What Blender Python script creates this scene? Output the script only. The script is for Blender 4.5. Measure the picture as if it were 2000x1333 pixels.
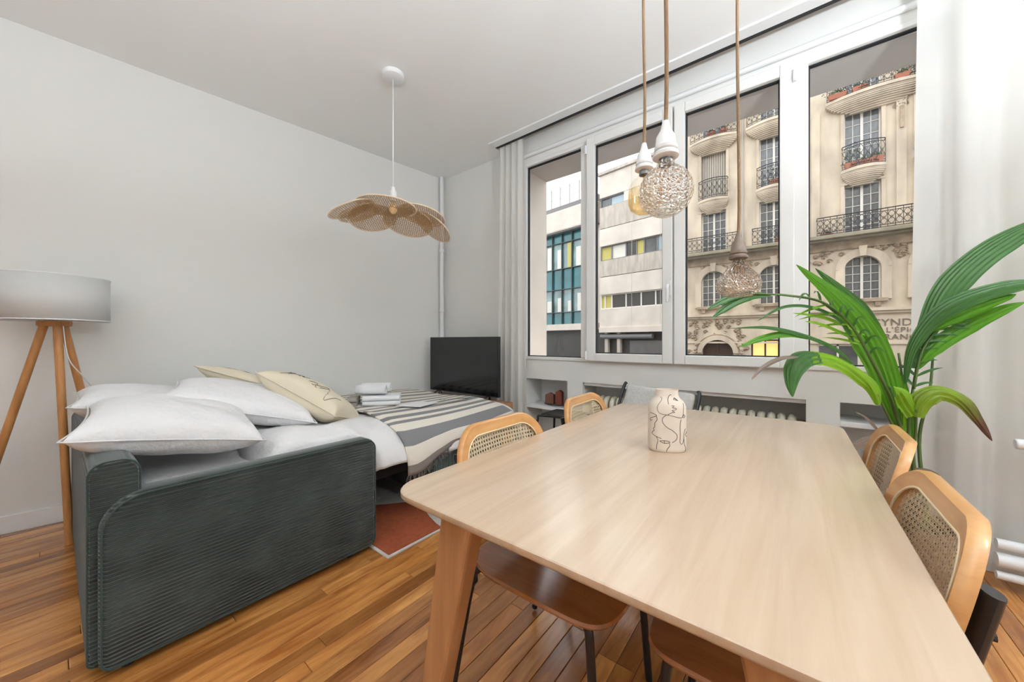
import bpy, math, random
from math import sin, cos, pi, radians, sqrt
from mathutils import Vector, Matrix
random.seed(7)
for o in list(bpy.data.objects): bpy.data.objects.remove(o)
sc = bpy.context.scene
COL = sc.collection
# ---------------------------------------------------------------- camera
TH = radians(38.0); EYE = 1.12; FPX = 700.0
cam_d = bpy.data.cameras.new('camera'); cam = bpy.data.objects.new('camera', cam_d); COL.objects.link(cam)
cam_d.sensor_fit = 'HORIZONTAL'; cam_d.sensor_width = 36.0; cam_d.lens = 36.0*FPX/2000.0
cam_d.clip_start = 0.02; cam_d.clip_end = 300
cam.location = (0, 0, EYE); cam.rotation_euler = (pi/2, 0, TH)
sc.camera = cam
# ---------------------------------------------------------------- sky, exposure
wd = bpy.data.worlds.new('sky'); sc.world = wd; wd.use_nodes = True
_bg = wd.node_tree.nodes['Background']
_bg.inputs[0].default_value = (0.93, 0.965, 1.0, 1); _bg.inputs[1].default_value = 2.7   # flat overcast sky
sc.view_settings.view_transform = 'Standard'; sc.view_settings.look = 'None'
sc.view_settings.exposure = 0.12; sc.view_settings.gamma = 1.0; sc.view_settings.use_curve_mapping = False
FILL_COL = (.82, .925, 1, 1); FILL_POWER = 48.0      # colour and strength of the added fill lights, out of frame
# ---------------------------------------------------------------- helpers
FW = Vector((-sin(TH), cos(TH), 0)); RT = Vector((cos(TH), sin(TH), 0)); UP = Vector((0, 0, 1)); EYEP = Vector((0, 0, EYE))
def ray(x, y): return FW + RT*((x-1000)/FPX) + UP*((666.5-y)/FPX)
def atd(x, y, d): return EYEP + ray(x, y)*d
def atY(x, y, Y): r = ray(x, y); return EYEP + r*(Y/r.y)
def atX(x, y, X): r = ray(x, y); return EYEP + r*(X/r.x)
def atz(x, y, z): r = ray(x, y); return EYEP + r*((z-EYE)/r.z)

class MB:
    def __init__(s): s.v = []; s.f = []
    def add(s, vs, fs):
        b = len(s.v); s.v += [tuple(p) for p in vs]; s.f += [tuple(i+b for i in q) for q in fs]; return s
    def box(s, x0, x1, y0, y1, z0, z1):
        return s.add([(x0,y0,z0),(x1,y0,z0),(x1,y1,z0),(x0,y1,z0),(x0,y0,z1),(x1,y0,z1),(x1,y1,z1),(x0,y1,z1)],
                     [(3,2,1,0),(4,5,6,7),(0,1,5,4),(1,2,6,5),(2,3,7,6),(3,0,4,7)])
    def hexa(s, b, t):       # bottom quad, top quad (counter-clockwise from above)
        return s.add(list(b)+list(t), [(3,2,1,0),(4,5,6,7),(0,1,5,4),(1,2,6,5),(2,3,7,6),(3,0,4,7)])
    def tube(s, pts, r, n=8, closed=False, cap=True, sq=1.0):
        pts = [Vector(p) for p in pts]; m = len(pts); rr = r if isinstance(r, (list, tuple)) else [r]*m
        vs = []; nrm = None
        for i, p in enumerate(pts):
            if closed: t = pts[(i+1) % m]-pts[i-1]
            else: t = pts[min(i+1, m-1)]-pts[max(i-1, 0)]
            if t.length < 1e-9: t = Vector((0, 0, 1))
            t.normalize()
            if nrm is None:
                a = Vector((0, 0, 1)) if abs(t.z) < .9 else Vector((1, 0, 0)); nrm = a.cross(t).normalized()
            nrm = (nrm - t*nrm.dot(t))
            if nrm.length < 1e-6: nrm = t.orthogonal()
            nrm.normalize(); bi = t.cross(nrm)
            for k in range(n):
                a = 2*pi*k/n; vs.append(p+nrm*(cos(a)*rr[i])+bi*(sin(a)*rr[i]*sq))
        fs = []
        for i in range(m if closed else m-1):
            j = (i+1) % m
            for k in range(n): fs.append((i*n+k, i*n+(k+1) % n, j*n+(k+1) % n, j*n+k))
        if cap and not closed: fs.append(tuple(range(n-1, -1, -1))); fs.append(tuple((m-1)*n+k for k in range(n)))
        return s.add(vs, fs)
    def lathe(s, prof, c=(0,0,0), n=24, sx=1.0, sy=1.0, caps=True):
        vs = []; fs = []; m = len(prof)
        for r, z in prof:
            for k in range(n): a = 2*pi*k/n; vs.append((c[0]+r*cos(a)*sx, c[1]+r*sin(a)*sy, c[2]+z))
        for i in range(m-1):
            for k in range(n): fs.append((i*n+k, i*n+(k+1) % n, (i+1)*n+(k+1) % n, (i+1)*n+k))
        if caps: fs.append(tuple(range(n-1, -1, -1))); fs.append(tuple((m-1)*n+k for k in range(n)))
        return s.add(vs, fs)
    def grid(s, fn, nu, nv, wrapu=False):
        vs = [fn(i/(nu if wrapu else nu-1), j/(nv-1)) for j in range(nv) for i in range(nu)]; fs = []
        for j in range(nv-1):
            for i in range(nu if wrapu else nu-1):
                k = (i+1) % nu; fs.append((j*nu+i, j*nu+k, (j+1)*nu+k, (j+1)*nu+i))
        return s.add(vs, fs)
    def extr(s, out, d):     # planar outline extruded by vector d
        n = len(out); d = Vector(d); a = [Vector(p) for p in out]; b = [p+d for p in a]
        return s.add(a+b, [tuple(range(n-1, -1, -1)), tuple(range(n, 2*n))]+[(i, (i+1) % n, n+(i+1) % n, n+i) for i in range(n)])
    def ring(s, o, i, d):    # outline with a hole (same point count) extruded by d
        n = len(o); d = Vector(d); O = [Vector(p) for p in o]; I = [Vector(p) for p in i]
        vs = O+I+[p+d for p in O]+[p+d for p in I]; fs = []
        for k in range(n):
            q = (k+1) % n
            fs += [(k, n+k, n+q, q), (2*n+k, 2*n+q, 3*n+q, 3*n+k), (k, q, 2*n+q, 2*n+k), (n+q, n+k, 3*n+k, 3*n+q)]
        return s.add(vs, fs)
    def xf(s, M): s.v = [tuple(M @ Vector(p)) for p in s.v]; return s
    def build(s, name, m=None, parent=None, smooth=False, bevel=0, seg=2, sub=0, solid=0, auto=None):
        me = bpy.data.meshes.new(name)
        off = Vector((0, 0, 0))
        if parent is not None:
            r = parent
            while r.parent: r = r.parent
            off = Vector(r.location)
        me.from_pydata([tuple(Vector(p)-off) for p in s.v], [], s.f); me.update()
        import bmesh
        bm = bmesh.new(); bm.from_mesh(me); bmesh.ops.recalc_face_normals(bm, faces=bm.faces); bm.to_mesh(me); bm.free()
        if m: me.materials.append(m)
        o = bpy.data.objects.new(name, me); COL.objects.link(o)
        if parent is not None: o.parent = parent
        if smooth:
            for p in me.polygons: p.use_smooth = True
        if solid: md = o.modifiers.new('solid', 'SOLIDIFY'); md.thickness = solid; md.offset = 0
        if bevel:
            md = o.modifiers.new('bevel', 'BEVEL'); md.width = bevel; md.segments = seg; md.limit_method = 'ANGLE'; md.angle_limit = radians(40)
        if sub: md = o.modifiers.new('sub', 'SUBSURF'); md.levels = sub; md.render_levels = sub
        if auto:
            for p in me.polygons: p.use_smooth = True
            me.set_sharp_from_angle(angle=radians(auto))
        return o
def tag(o, label=None, cat=None, group=None, kind=None):
    if label: o['label'] = label
    if cat: o['category'] = cat
    if group: o['group'] = group
    if kind: o['kind'] = kind
    return o
def thing(name, label, cat, loc=(0,0,0), rz=0, group=None, kind=None):
    o = bpy.data.objects.new(name, None); COL.objects.link(o); o.location = loc; o.rotation_euler = (0, 0, rz)
    o.empty_display_size = .05
    return tag(o, label, cat, group, kind)
def copy_tree(o, parent=None):
    c = o.copy(); COL.objects.link(c)
    if parent: c.parent = parent
    for ch in list(o.children): copy_tree(ch, c)
    return c
def inst(name, me, parent, loc, scale=(1,1,1), rot=(0,0,0)):
    o = bpy.data.objects.new(name, me); COL.objects.link(o); o.parent = parent
    off = Vector((0, 0, 0))
    r = parent
    while r.parent: r = r.parent
    off = Vector(r.location)
    o.location = Vector(loc)-off; o.scale = scale; o.rotation_euler = rot
    return o
def unit_box(m, bev=0):
    mb = MB().box(-.5, .5, -.5, .5, -.5, .5)
    me = bpy.data.meshes.new('unit_box'); me.from_pydata(mb.v, [], mb.f); me.update(); me.materials.append(m); return me
def spline(pts, n=8):
    P = [Vector(p) for p in pts]; out = []
    for i in range(len(P)-1):
        p0 = P[max(i-1, 0)]; p1 = P[i]; p2 = P[i+1]; p3 = P[min(i+2, len(P)-1)]
        for k in range(n):
            t = k/n
            out.append(.5*((2*p1)+(p2-p0)*t+(2*p0-5*p1+4*p2-p3)*t*t+(3*p1-p0-3*p2+p3)*t**3))
    out.append(P[-1]); return out
def rrect(w, h, r, n=6):     # rounded rectangle outline in 2D; r one radius or (br, tr, tl, bl)
    rs = r if isinstance(r, (list, tuple)) else [r]*4; out = []
    for (sx, sy, a0), q in zip(((1,-1,-90), (1,1,0), (-1,1,90), (-1,-1,180)), rs):
        cx = sx*(w/2-q); cy = sy*(h/2-q)
        for k in range(n+1): a = radians(a0+90*k/n); out.append((cx+q*cos(a), cy+q*sin(a)))
    return out
# ---------------------------------------------------------------- materials
def lin(r, g, b):
    f = lambda c: (c/255/12.92) if c/255 <= .04045 else ((c/255+.055)/1.055)**2.4
    return (f(r), f(g), f(b), 1)
def newmat(name):
    m = bpy.data.materials.new(name); m.use_nodes = True; nt = m.node_tree
    return m, nt, nt.nodes['Principled BSDF'], nt.nodes.new, nt.links.new
def mat(name, col, rough=.5, metal=0, noise=None, bump=None, coat=0, sheen=0, spec=.5, stretch=None, trans=0):
    m, nt, b, N, L = newmat(name)
    b.inputs['Base Color'].default_value = col; b.inputs['Roughness'].default_value = rough; b.inputs['Metallic'].default_value = metal
    b.inputs['Specular IOR Level'].default_value = spec; b.inputs['Coat Weight'].default_value = coat; b.inputs['Coat Roughness'].default_value = .12
    b.inputs['Sheen Weight'].default_value = sheen
    if noise or bump:
        g = N('ShaderNodeTexCoord'); mp = N('ShaderNodeMapping'); L(g.outputs['Object'], mp.inputs[0])
        if stretch: mp.inputs['Scale'].default_value = stretch
    if noise:
        t = N('ShaderNodeTexNoise'); t.inputs['Scale'].default_value = noise[0]; t.inputs['Detail'].default_value = 6; L(mp.outputs[0], t.inputs['Vector'])
        r = N('ShaderNodeValToRGB'); a = noise[1]; r.color_ramp.elements[0].position = .3; r.color_ramp.elements[1].position = .7
        r.color_ramp.elements[0].color = tuple(max(0, c*(1-a)) for c in col[:3])+(1,); r.color_ramp.elements[1].color = tuple(min(1, c*(1+a)) for c in col[:3])+(1,)
        L(t.outputs['Fac'], r.inputs[0]); L(r.outputs[0], b.inputs['Base Color'])
    if bump:
        t = N('ShaderNodeTexNoise'); t.inputs['Scale'].default_value = bump[0]; t.inputs['Detail'].default_value = 4; L(mp.outputs[0], t.inputs['Vector'])
        q = N('ShaderNodeBump'); q.inputs['Strength'].default_value = bump[1]; q.inputs['Distance'].default_value = bump[2] if len(bump) > 2 else .01
        L(t.outputs['Fac'], q.inputs['Height']); L(q.outputs[0], b.inputs['Normal'])
    return m
def wood(name, c1, c2, stretch, rough=.4, coat=0, rnd=False, detail=3.0, coord='Object', tones=None, spec=.5):
    m, nt, b, N, L = newmat(name)
    g = N('ShaderNodeTexCoord'); geo = N('ShaderNodeNewGeometry'); oi = N('ShaderNodeObjectInfo')
    src = g.outputs['Object'] if coord == 'Object' else geo.outputs['Position']
    if rnd:
        va = N('ShaderNodeVectorMath'); va.operation = 'MULTIPLY_ADD'; va.inputs[1].default_value = (37., 19., 11.)
        L(oi.outputs['Random'], va.inputs[0]); L(src, va.inputs[2]); src = va.outputs[0]
    mp = N('ShaderNodeMapping'); mp.inputs['Scale'].default_value = stretch; L(src, mp.inputs[0])
    t = N('ShaderNodeTexNoise'); t.inputs['Scale'].default_value = detail; t.inputs['Detail'].default_value = 8; t.inputs['Roughness'].default_value = .6
    t.inputs['Distortion'].default_value = .6; L(mp.outputs[0], t.inputs['Vector'])
    r = N('ShaderNodeValToRGB'); r.color_ramp.elements[0].position = .32; r.color_ramp.elements[1].position = .68
    r.color_ramp.elements[0].color = c1; r.color_ramp.elements[1].color = c2; L(t.outputs['Fac'], r.inputs[0]); col = r.outputs[0]
    if tones:
        tr = N('ShaderNodeValToRGB'); tr.color_ramp.interpolation = 'CONSTANT'
        while len(tr.color_ramp.elements) < len(tones): tr.color_ramp.elements.new(.5)
        for i, c in enumerate(tones): tr.color_ramp.elements[i].position = i/len(tones); tr.color_ramp.elements[i].color = (c[0], c[1], c[2], 1)
        L(oi.outputs['Random'], tr.inputs[0])
        mx = N('ShaderNodeMix'); mx.data_type = 'RGBA'; mx.blend_type = 'MULTIPLY'; mx.inputs[0].default_value = 1
        L(col, mx.inputs[6]); L(tr.outputs[0], mx.inputs[7]); col = mx.outputs[2]
    L(col, b.inputs['Base Color']); b.inputs['Roughness'].default_value = rough; b.inputs['Coat Weight'].default_value = coat; b.inputs['Coat Roughness'].default_value = .15
    b.inputs['Specular IOR Level'].default_value = spec
    q = N('ShaderNodeBump'); q.inputs['Strength'].default_value = .15; q.inputs['Distance'].default_value = .002; L(t.outputs['Fac'], q.inputs['Height']); L(q.outputs[0], b.inputs['Normal'])
    return m
def pane_mat(name, refl=.06, tint=(1,1,1,1)):
    m, nt, b, N, L = newmat(name); out = nt.nodes['Material Output']; nt.nodes.remove(b)
    t = N('ShaderNodeBsdfTransparent'); t.inputs[0].default_value = tint; g = N('ShaderNodeBsdfGlossy'); g.inputs['Roughness'].default_value = .02
    fr = N('ShaderNodeFresnel'); fr.inputs[0].default_value = 1.3
    mx = N('ShaderNodeMixShader'); L(fr.outputs[0], mx.inputs[0]); L(t.outputs[0], mx.inputs[1]); L(g.outputs[0], mx.inputs[2]); L(mx.outputs[0], out.inputs[0]); return m
def cloth_mat(name, col, transl=.4, transp=0.0):
    m, nt, b, N, L = newmat(name); out = nt.nodes['Material Output']; nt.nodes.remove(b)
    d = N('ShaderNodeBsdfDiffuse'); d.inputs[0].default_value = col; t = N('ShaderNodeBsdfTranslucent'); t.inputs[0].default_value = col
    mx = N('ShaderNodeMixShader'); mx.inputs[0].default_value = transl; L(d.outputs[0], mx.inputs[1]); L(t.outputs[0], mx.inputs[2])
    tp = N('ShaderNodeBsdfTransparent'); m2 = N('ShaderNodeMixShader'); m2.inputs[0].default_value = transp
    L(mx.outputs[0], m2.inputs[1]); L(tp.outputs[0], m2.inputs[2]); L(m2.outputs[0], out.inputs[0]); return m
def rib_mat(name, col, axis='Z', pitch=.0135, strength=.9):   # corduroy: ribs as fine relief
    m, nt, b, N, L = newmat(name)
    g = N('ShaderNodeTexCoord'); w = N('ShaderNodeTexWave'); w.wave_type = 'BANDS'; w.bands_direction = axis; w.wave_profile = 'SIN'
    w.inputs['Scale'].default_value = .31415926/pitch; w.inputs['Distortion'].default_value = .12; w.inputs['Detail'].default_value = 1; w.inputs['Detail Scale'].default_value = 2
    L(g.outputs['Object'], w.inputs['Vector'])
    n = N('ShaderNodeTexNoise'); n.inputs['Scale'].default_value = 5; n.inputs['Detail'].default_value = 5; L(g.outputs['Object'], n.inputs['Vector'])
    r = N('ShaderNodeValToRGB'); r.color_ramp.elements[0].position = .38; r.color_ramp.elements[1].position = .72
    r.color_ramp.elements[0].color = tuple(c*.75 for c in col[:3])+(1,); r.color_ramp.elements[1].color = tuple(c*1.7 for c in col[:3])+(1,); L(n.outputs['Fac'], r.inputs[0])
    L(r.outputs[0], b.inputs['Base Color']); b.inputs['Roughness'].default_value = .9; b.inputs['Sheen Weight'].default_value = .35; b.inputs['Sheen Roughness'].default_value = .5
    b.inputs['Specular IOR Level'].default_value = .15
    q = N('ShaderNodeBump'); q.inputs['Strength'].default_value = strength; q.inputs['Distance'].default_value = .007; L(w.outputs['Fac'], q.inputs['Height']); L(q.outputs[0], b.inputs['Normal'])
    return m
M = {}
M['wall'] = mat('wall_paint', lin(232,230,226), .85, noise=(1.5,.012), bump=(120,.04,.002), spec=.2)
M["ceil"] = mat("ceiling_paint", lin(246,245,243), .9, spec=.15)
M['white'] = mat('white_lacquer', lin(236,236,236), .35)
M['pvc'] = mat('white_pvc', lin(232,230,227), .3)
M['black'] = mat('black_metal', lin(24,24,27), .38, metal=.0)
M['gasket'] = mat('black_rubber', lin(28,28,30), .6)
M['sub'] = mat('dark_gap', lin(38,24,16), .9)
tones = [(1,.95,.88),(.72,.62,.52),(1.18,1.12,1.0),(.86,.77,.68),(1.1,1.0,.86),(.58,.47,.38),(1.3,1.26,1.15),(.95,.87,.76)]
M['plank'] = wood('oak_plank', lin(146,88,42), lin(210,150,86), (9,1.1,9), rough=.26, coat=.5, rnd=True, detail=2.4, coord='Position', tones=tones)
M['table'] = wood('table_oak', lin(182,155,129), lin(200,176,151), (16,1.0,16), rough=.30, coat=.5, detail=1.6)  # paled so the colour carries some of the gloss reflection
M['tleg'] = wood('table_leg_oak_shaded', lin(158,108,68), lin(184,132,88), (14,14,1), rough=.4, detail=1.6)  # darkened so the colour carries the shade on the backlit legs
M['ply'] = wood('chair_plywood', lin(184,128,72), lin(212,160,102), (3,3,14), rough=.33, coat=.3, detail=1.6)
M['seatply'] = wood('seat_plywood', lin(150,88,44), lin(182,116,64), (1.2,14,14), rough=.22, coat=.5, detail=1.6)
M['cane'] = mat('cane_strand', lin(226,205,170), .6)
M['lampwood'] = wood('lamp_wood', lin(168,112,62), lin(200,142,84), (20,20,2), rough=.45, detail=1.5)
M['shade'] = cloth_mat('lamp_shade_fabric', lin(232,231,229), .25)
M['cord'] = rib_mat('corduroy_green', lin(45,52,48))
M['cordp'] = mat('corduroy_piping', lin(50,62,57), .9, sheen=.3, spec=.15)
M['cordx'] = rib_mat('corduroy_green_side', lin(50,64,60), 'Y')
M['dark'] = mat('dark_frame', lin(20,21,23), .7)
M['linen'] = mat('white_linen', lin(228,225,224), .85, bump=(11,.55,.035), sheen=.2, spec=.2)
M['linen2'] = mat('white_cotton', lin(232,229,229), .85, bump=(13,.5,.03), sheen=.2, spec=.2)
M['cream'] = mat('cream_cotton', lin(224,212,188), .9, bump=(10,.25,.012), spec=.2)
M['towel'] = mat('terry_white', lin(240,240,242), .95, bump=(260,.8,.004), sheen=.3, spec=.1)
M['towelg'] = mat('terry_grey', lin(165,158,152), .95, bump=(260,.8,.004), spec=.1)
M['curtain'] = cloth_mat('sheer_curtain', lin(244,242,238), .5, .10)
M['pane'] = pane_mat('window_glass')
M['screen'] = mat('tv_screen', lin(18,19,21), .12, spec=.6)
M['rattan'] = mat('rattan_strand', lin(206,166,112), .6)
M['rattanrim'] = mat('rattan_rim', lin(236,214,184), .5)
M['jute'] = mat('jute_cord', lin(140,112,84), .9, bump=(300,.6,.003))
M['rugc'] = mat('rug_cream', lin(216,210,203), .95, noise=(40,.08), bump=(180,.7,.005), spec=.1)
M['rugt'] = mat('rug_terracotta', lin(164,86,58), .95, noise=(40,.14), bump=(180,.8,.005), spec=.1)
M['boucle'] = mat('boucle_grey', lin(205,202,198), .95, noise=(60,.08), bump=(150,.8,.006), spec=.1)
M['vase'] = mat('vase_ceramic', lin(222,206,190), .55, noise=(4,.05))
M['ink'] = mat('black_ink', lin(30,26,26), .7)
M['terra'] = mat('terracotta', lin(128,60,46), .7)
M['terra2'] = mat('terracotta_dull', lin(120,76,60), .75)
M['tray'] = mat('tray_grey', lin(70,68,68), .5)
M['pot'] = mat('pot_brown', lin(128,100,82), .7, noise=(8,.15))
M['soil'] = mat('soil', lin(50,38,30), .95)
M['stone'] = mat('limestone', lin(204,190,170), .85, noise=(1.3,.22), bump=(14,.3,.02), spec=.2, stretch=(1,1,.45))
M['stone2'] = mat('limestone_carved', lin(166,148,126), .9, noise=(2.5,.35), bump=(9,.8,.05), spec=.2)
M['stone3'] = mat('limestone_slab', lin(150,142,122), .9, noise=(2,.2), spec=.2)
M['iron'] = mat('wrought_iron', lin(46,44,44), .6)
M['fwin'] = mat('window_paint', lin(225,222,214), .6)
M['fpane'] = mat('street_window_glass', lin(86,90,94), .08, spec=.8, noise=(.9,.5))
M['shutter'] = mat('shutter_grey', lin(176,168,156), .7)
M['conc'] = mat('precast_concrete', lin(212,204,194), .85, noise=(.8,.12), spec=.2)
M['concd'] = mat('concrete_stained', lin(188,180,170), .9, noise=(1.5,.2), spec=.2, stretch=(3,3,.6))
M['teal'] = mat('teal_glass', lin(20,104,112), .12, spec=.7, noise=(.7,.35))
M['tealp'] = mat('curtain_wall_glass', lin(112,140,142), .1, spec=.8, noise=(.8,.5))
M['alu'] = mat('grey_aluminium', lin(120,122,124), .45)
M['soffit'] = mat('soffit_render', lin(214,206,198), .9, noise=(2,.05), spec=.1)
M['reveal'] = mat('reveal_stone', lin(226,216,204), .9, noise=(2,.06), spec=.1)
M['shop'] = mat('shop_dark', lin(60,58,57), .5, noise=(.6,.3))
M['asph'] = mat('asphalt', lin(90,90,92), .9)
# ================================================================ room shell
H = 2.995; YW = 2.80; XR = 2.4; YB = -2.2
def XL(y): return -3.607+.139*(y+.19)
fl = MB().box(-4.1, XR, YB, YW+.30, -.12, -.018).build('floor', M['sub']); tag(fl, 'honey oak strip parquet floor', 'floor', kind='structure')
def bevel_plank():
    w, l, h, b = .5, .5, .5, .012
    vs = [(-.5,-.5,-.5),(.5,-.5,-.5),(.5,.5,-.5),(-.5,.5,-.5),(-.5,-.5,.45),(.5,-.5,.45),(.5,.5,.45),(-.5,.5,.45),(-.47,-.497,.5),(.47,-.497,.5),(.47,.497,.5),(-.47,.497,.5)]
    fs = [(3,2,1,0),(0,1,5,4),(1,2,6,5),(2,3,7,6),(3,0,4,7),(4,5,9,8),(5,6,10,9),(6,7,11,10),(7,4,8,11),(8,9,10,11)]
    me = bpy.data.meshes.new('plank'); me.from_pydata(vs, [], fs); me.update(); me.materials.append(M['plank']); return me
plank_me = bevel_plank(); PW = .0665; rest = MB(); x = -3.64; npl = 0
while x < XR-.01:
    ymax = min(YW-.002, (x+3.607)/.139-.19) if x-PW/2 < XL(YW) else YW-.002
    if ymax < -.25: ymax = -.25
    main = x < 1.25
    y0 = -.25-random.random()*.65; y = y0-random.random()*.5 if main else YB+.02
    if main:
        while y < ymax:
            l = random.uniform(.75, 1.45); a = max(y, y0); b = min(y+l, ymax)
            if ymax-b < .12: b = ymax
            if b-a > .05:
                o = bpy.data.objects.new('plank', plank_me); COL.objects.link(o); o.parent = fl
                o.location = (x, (a+b)/2, -.009+random.uniform(-.0006, .0004)); o.scale = (PW-.0020, b-a-.0020, .018); npl += 1
            y = b if b == ymax else y+l
        rest.box(x-PW/2+.0007, x+PW/2-.0007, YB+.02, y0-.0015, -.018, 0)
    else: rest.box(x-PW/2+.0007, x+PW/2-.0007, YB+.02, YW-.002, -.018, 0)
    x += PW
ro = rest.build('plank_field', M['plank'], fl); ro['kind'] = 'stuff'
# ceiling with the curtain slot above the windows
SL = 2.62
MB().box(-4.1, XR, YB, SL, H, H+.2).box(-4.1, -2.27, SL, YW+.3, H, H+.2).box(-2.27, XR, SL, YW+.3, H+.11, H+.25).build('ceiling', M['ceil'])
tag(bpy.data.objects['ceiling'], 'smooth white ceiling', 'ceiling', kind='structure')
t1 = MB().box(-2.27, XR-.01, SL-.085, SL, H-.014, H).build('trim_1', M['white'], bevel=.003); tag(t1, 'white curtain rail strip along the ceiling', 'curtain rail', kind='structure')
MB().box(-2.25, XR-.02, SL+.001, SL+.030, H-.013, H+.03).build('slot_shadow_strip', M['gasket'], t1)  # black strip put in as the shadow gap behind the rail
# walls
wl = MB().hexa([(XL(YB)-.2, YB, 0), (XL(YB), YB, 0), (XL(YW), YW, 0), (XL(YW)-.2, YW, 0)], [(XL(YB)-.2, YB, H), (XL(YB), YB, H), (XL(YW), YW, H), (XL(YW)-.2, YW, H)]).build('wall_left', M['wall'])
tag(wl, 'plain white wall behind the sofa bed', 'wall', kind='structure')
bb = MB(); bb.hexa([(XL(-2.1), -2.1, 0), (XL(-2.1)+.014, -2.1, 0), (XL(2.78)+.014, 2.78, 0), (XL(2.78), 2.78, 0)], [(XL(-2.1), -2.1, .105), (XL(-2.1)+.014, -2.1, .105), (XL(2.78)+.014, 2.78, .105), (XL(2.78), 2.78, .105)])
tag(bb.build('baseboard_left', M['white'], bevel=.003), 'white baseboard along the left wall', 'baseboard', kind='structure')
tag(MB().box(-4.1, XR, YB-.2, YB, 0, H).build('wall_back', M['wall']), 'white wall behind the viewer', 'wall', kind='structure')
tag(MB().box(XR, XR+.2, YB-.2, YW+.4, 0, H).build('wall_right', M['wall']), 'white wall at the right end of the room', 'wall', kind='structure')
WX0, WX1, WZ0, WZ1, YO = -2.05, .70, .945, 2.82, 3.18
ww = MB()
ww.box(-3.55, WX0, YW, YO, 0, H+.25).box(WX1, XR, YW, YO, 0, H+.25).box(WX0, WX1, YW, YO, WZ1, H+.25)
NZ = .765
ww.box(WX0, WX1, YW+.001, 3.07, -.017, .003).box(WX0, WX1, YW, YO, NZ, WZ0).box(WX0, WX1, 3.07, YO, 0, NZ)
for a, b in ((-2.05,-2.013), (-1.567,-1.417), (.067,.219), (.663,.70)): ww.box(a, b, YW, 3.07, 0, NZ)
tag(ww.build('wall_window', M['wall']), 'white window wall with parapet niches', 'wall', kind='structure')
for xa, xb, z in ((-2.013,-1.567,.515), (.219,.663,.655)):
    t = MB().box(xa, xb, YW+.005, 3.07, z-.03, z).build('trim_2', M['white'], bevel=.003); tag(t, 'white shelf board inside the parapet niche '+('behind the red candles' if xa < -1 else 'beside the palm'), 'shelf', kind='structure')
t = MB().box(-1.417, .067, YW+.02, YW+.10, NZ-.028, NZ).build('trim_3', M['white'], bevel=.003); tag(t, 'white board over the radiator recess', 'board', kind='structure')
t = MB().tube([(WX0-.01, YW-.018, 2.888), (WX1+.01, YW-.018, 2.888)], .019, 12).build('trim_4', M['white'], auto=40); tag(t, 'white rounded moulding above the windows', 'moulding', kind='structure')
# ---------------------------------------------------------------- windows
wn = thing('window_1', 'white four light window with two opening casements', 'window', (-.675, YW, WZ0), kind='structure')
fr = MB(); YF0, YF1 = YW-.012, YW+.07
def frame(mb, x0, x1, z0, z1, w, y0, y1, wb=None):
    wb = wb or w
    mb.box(x0, x0+w, y0, y1, z0, z1).box(x1-w, x1, y0, y1, z0, z1).box(x0+w, x1-w, y0, y1, z0, z0+wb).box(x0+w, x1-w, y0, y1, z1-w, z1); return mb
fr.box(WX0, -2.005, YF0, YF1, WZ0, WZ1).box(.655, WX1, YF0, YF1, WZ0, WZ1).box(-2.005, .655, YF0, YF1, WZ0, .975).box(-2.005, .655, YF0, YF1, 2.787, WZ1)
fr.box(-1.43, -1.345, YF0, YF1, .975, 2.787).box(-.005, .078, YF0, YF1, .975, 2.787)
fr.build('frame', M['pvc'], wn, bevel=.005)
def light(x0, x1, z0, z1, parent, yg):
    g = frame(MB(), x0-.001, x1+.001, z0-.001, z1+.001, .009, yg-.014, yg+.012).build('gasket', M['gasket'], parent)
    MB().box(x0, x1, yg-.003, yg+.003, z0, z1).build('pane', M['pane'], parent)
light(-2.005, -1.43, .975, 2.787, wn, YW+.03); light(.078, .655, .975, 2.787, wn, YW+.03)
for xa, xb in ((-1.362, -.682), (-.672, .012)):
    s = frame(MB(), xa, xb, .952, 2.822, .072, YW-.045, YW+.02, .066).build('sash', M['pvc'], wn, bevel=.006)
    light(xa+.072, xb-.072, 1.018, 2.75, s, YW+.0)
    if xa < -1:
        hb = MB().box(-.716, -.690, YW-.055, YW-.045, 1.45, 1.56); hb.tube([(-.703, YW-.055, 1.52), (-.703, YW-.095, 1.52), (-.703, YW-.10, 1.50), (-.703, YW-.098, 1.40)], .011, 8)
        hb.build('handle', M['white'], s, bevel=.002)
    for z in (1.0, 2.72):
        xx = xa+.0 if xa < -1 else xb
        MB().tube([(xx, YW-.055, z-.035), (xx, YW-.055, z+.035)], .009, 8).build('hinge', M['white'], s, auto=40)
# outside reveal and soffit of our own facade
ex = MB()
ex.box(WX0-.5, WX0-.001, YO, YO+.02, -3, WZ1+.4)
tag(MB().box(WX0-.01, WX0+.012, YW+.071, YO+.02, WZ0, WZ1).build('trim_5', M['reveal']), 'beige stone reveal outside the leftmost window light', 'reveal', kind='structure')
tag(MB().box(WX0, WX1, YW+.071, YO+.02, WZ1-.028, WZ1+.005).build('trim_6', M['soffit']), 'grey soffit outside above the windows', 'soffit', kind='structure')
tag(MB().box(WX0, WX1, YW+.071, YO+.03, WZ0-.02, WZ0+.012).build('trim_7', M['reveal']), 'stone sill outside the windows', 'sill', kind='structure')
tag(MB().box(-30, 30, YO+.02, YO+.22, 3.2, 15).box(-30, -3.6, YO-.3, YO+.2, -3, 3.2).box(2.65, 30, YO-.3, YO+.2, -3, 3.2).box(-3.6, 2.65, YO+.02, YO+.2, -3, -.15).build('wall_outside', M['stone']), 'outer facade of the apartment house', 'wall', kind='structure')
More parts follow.
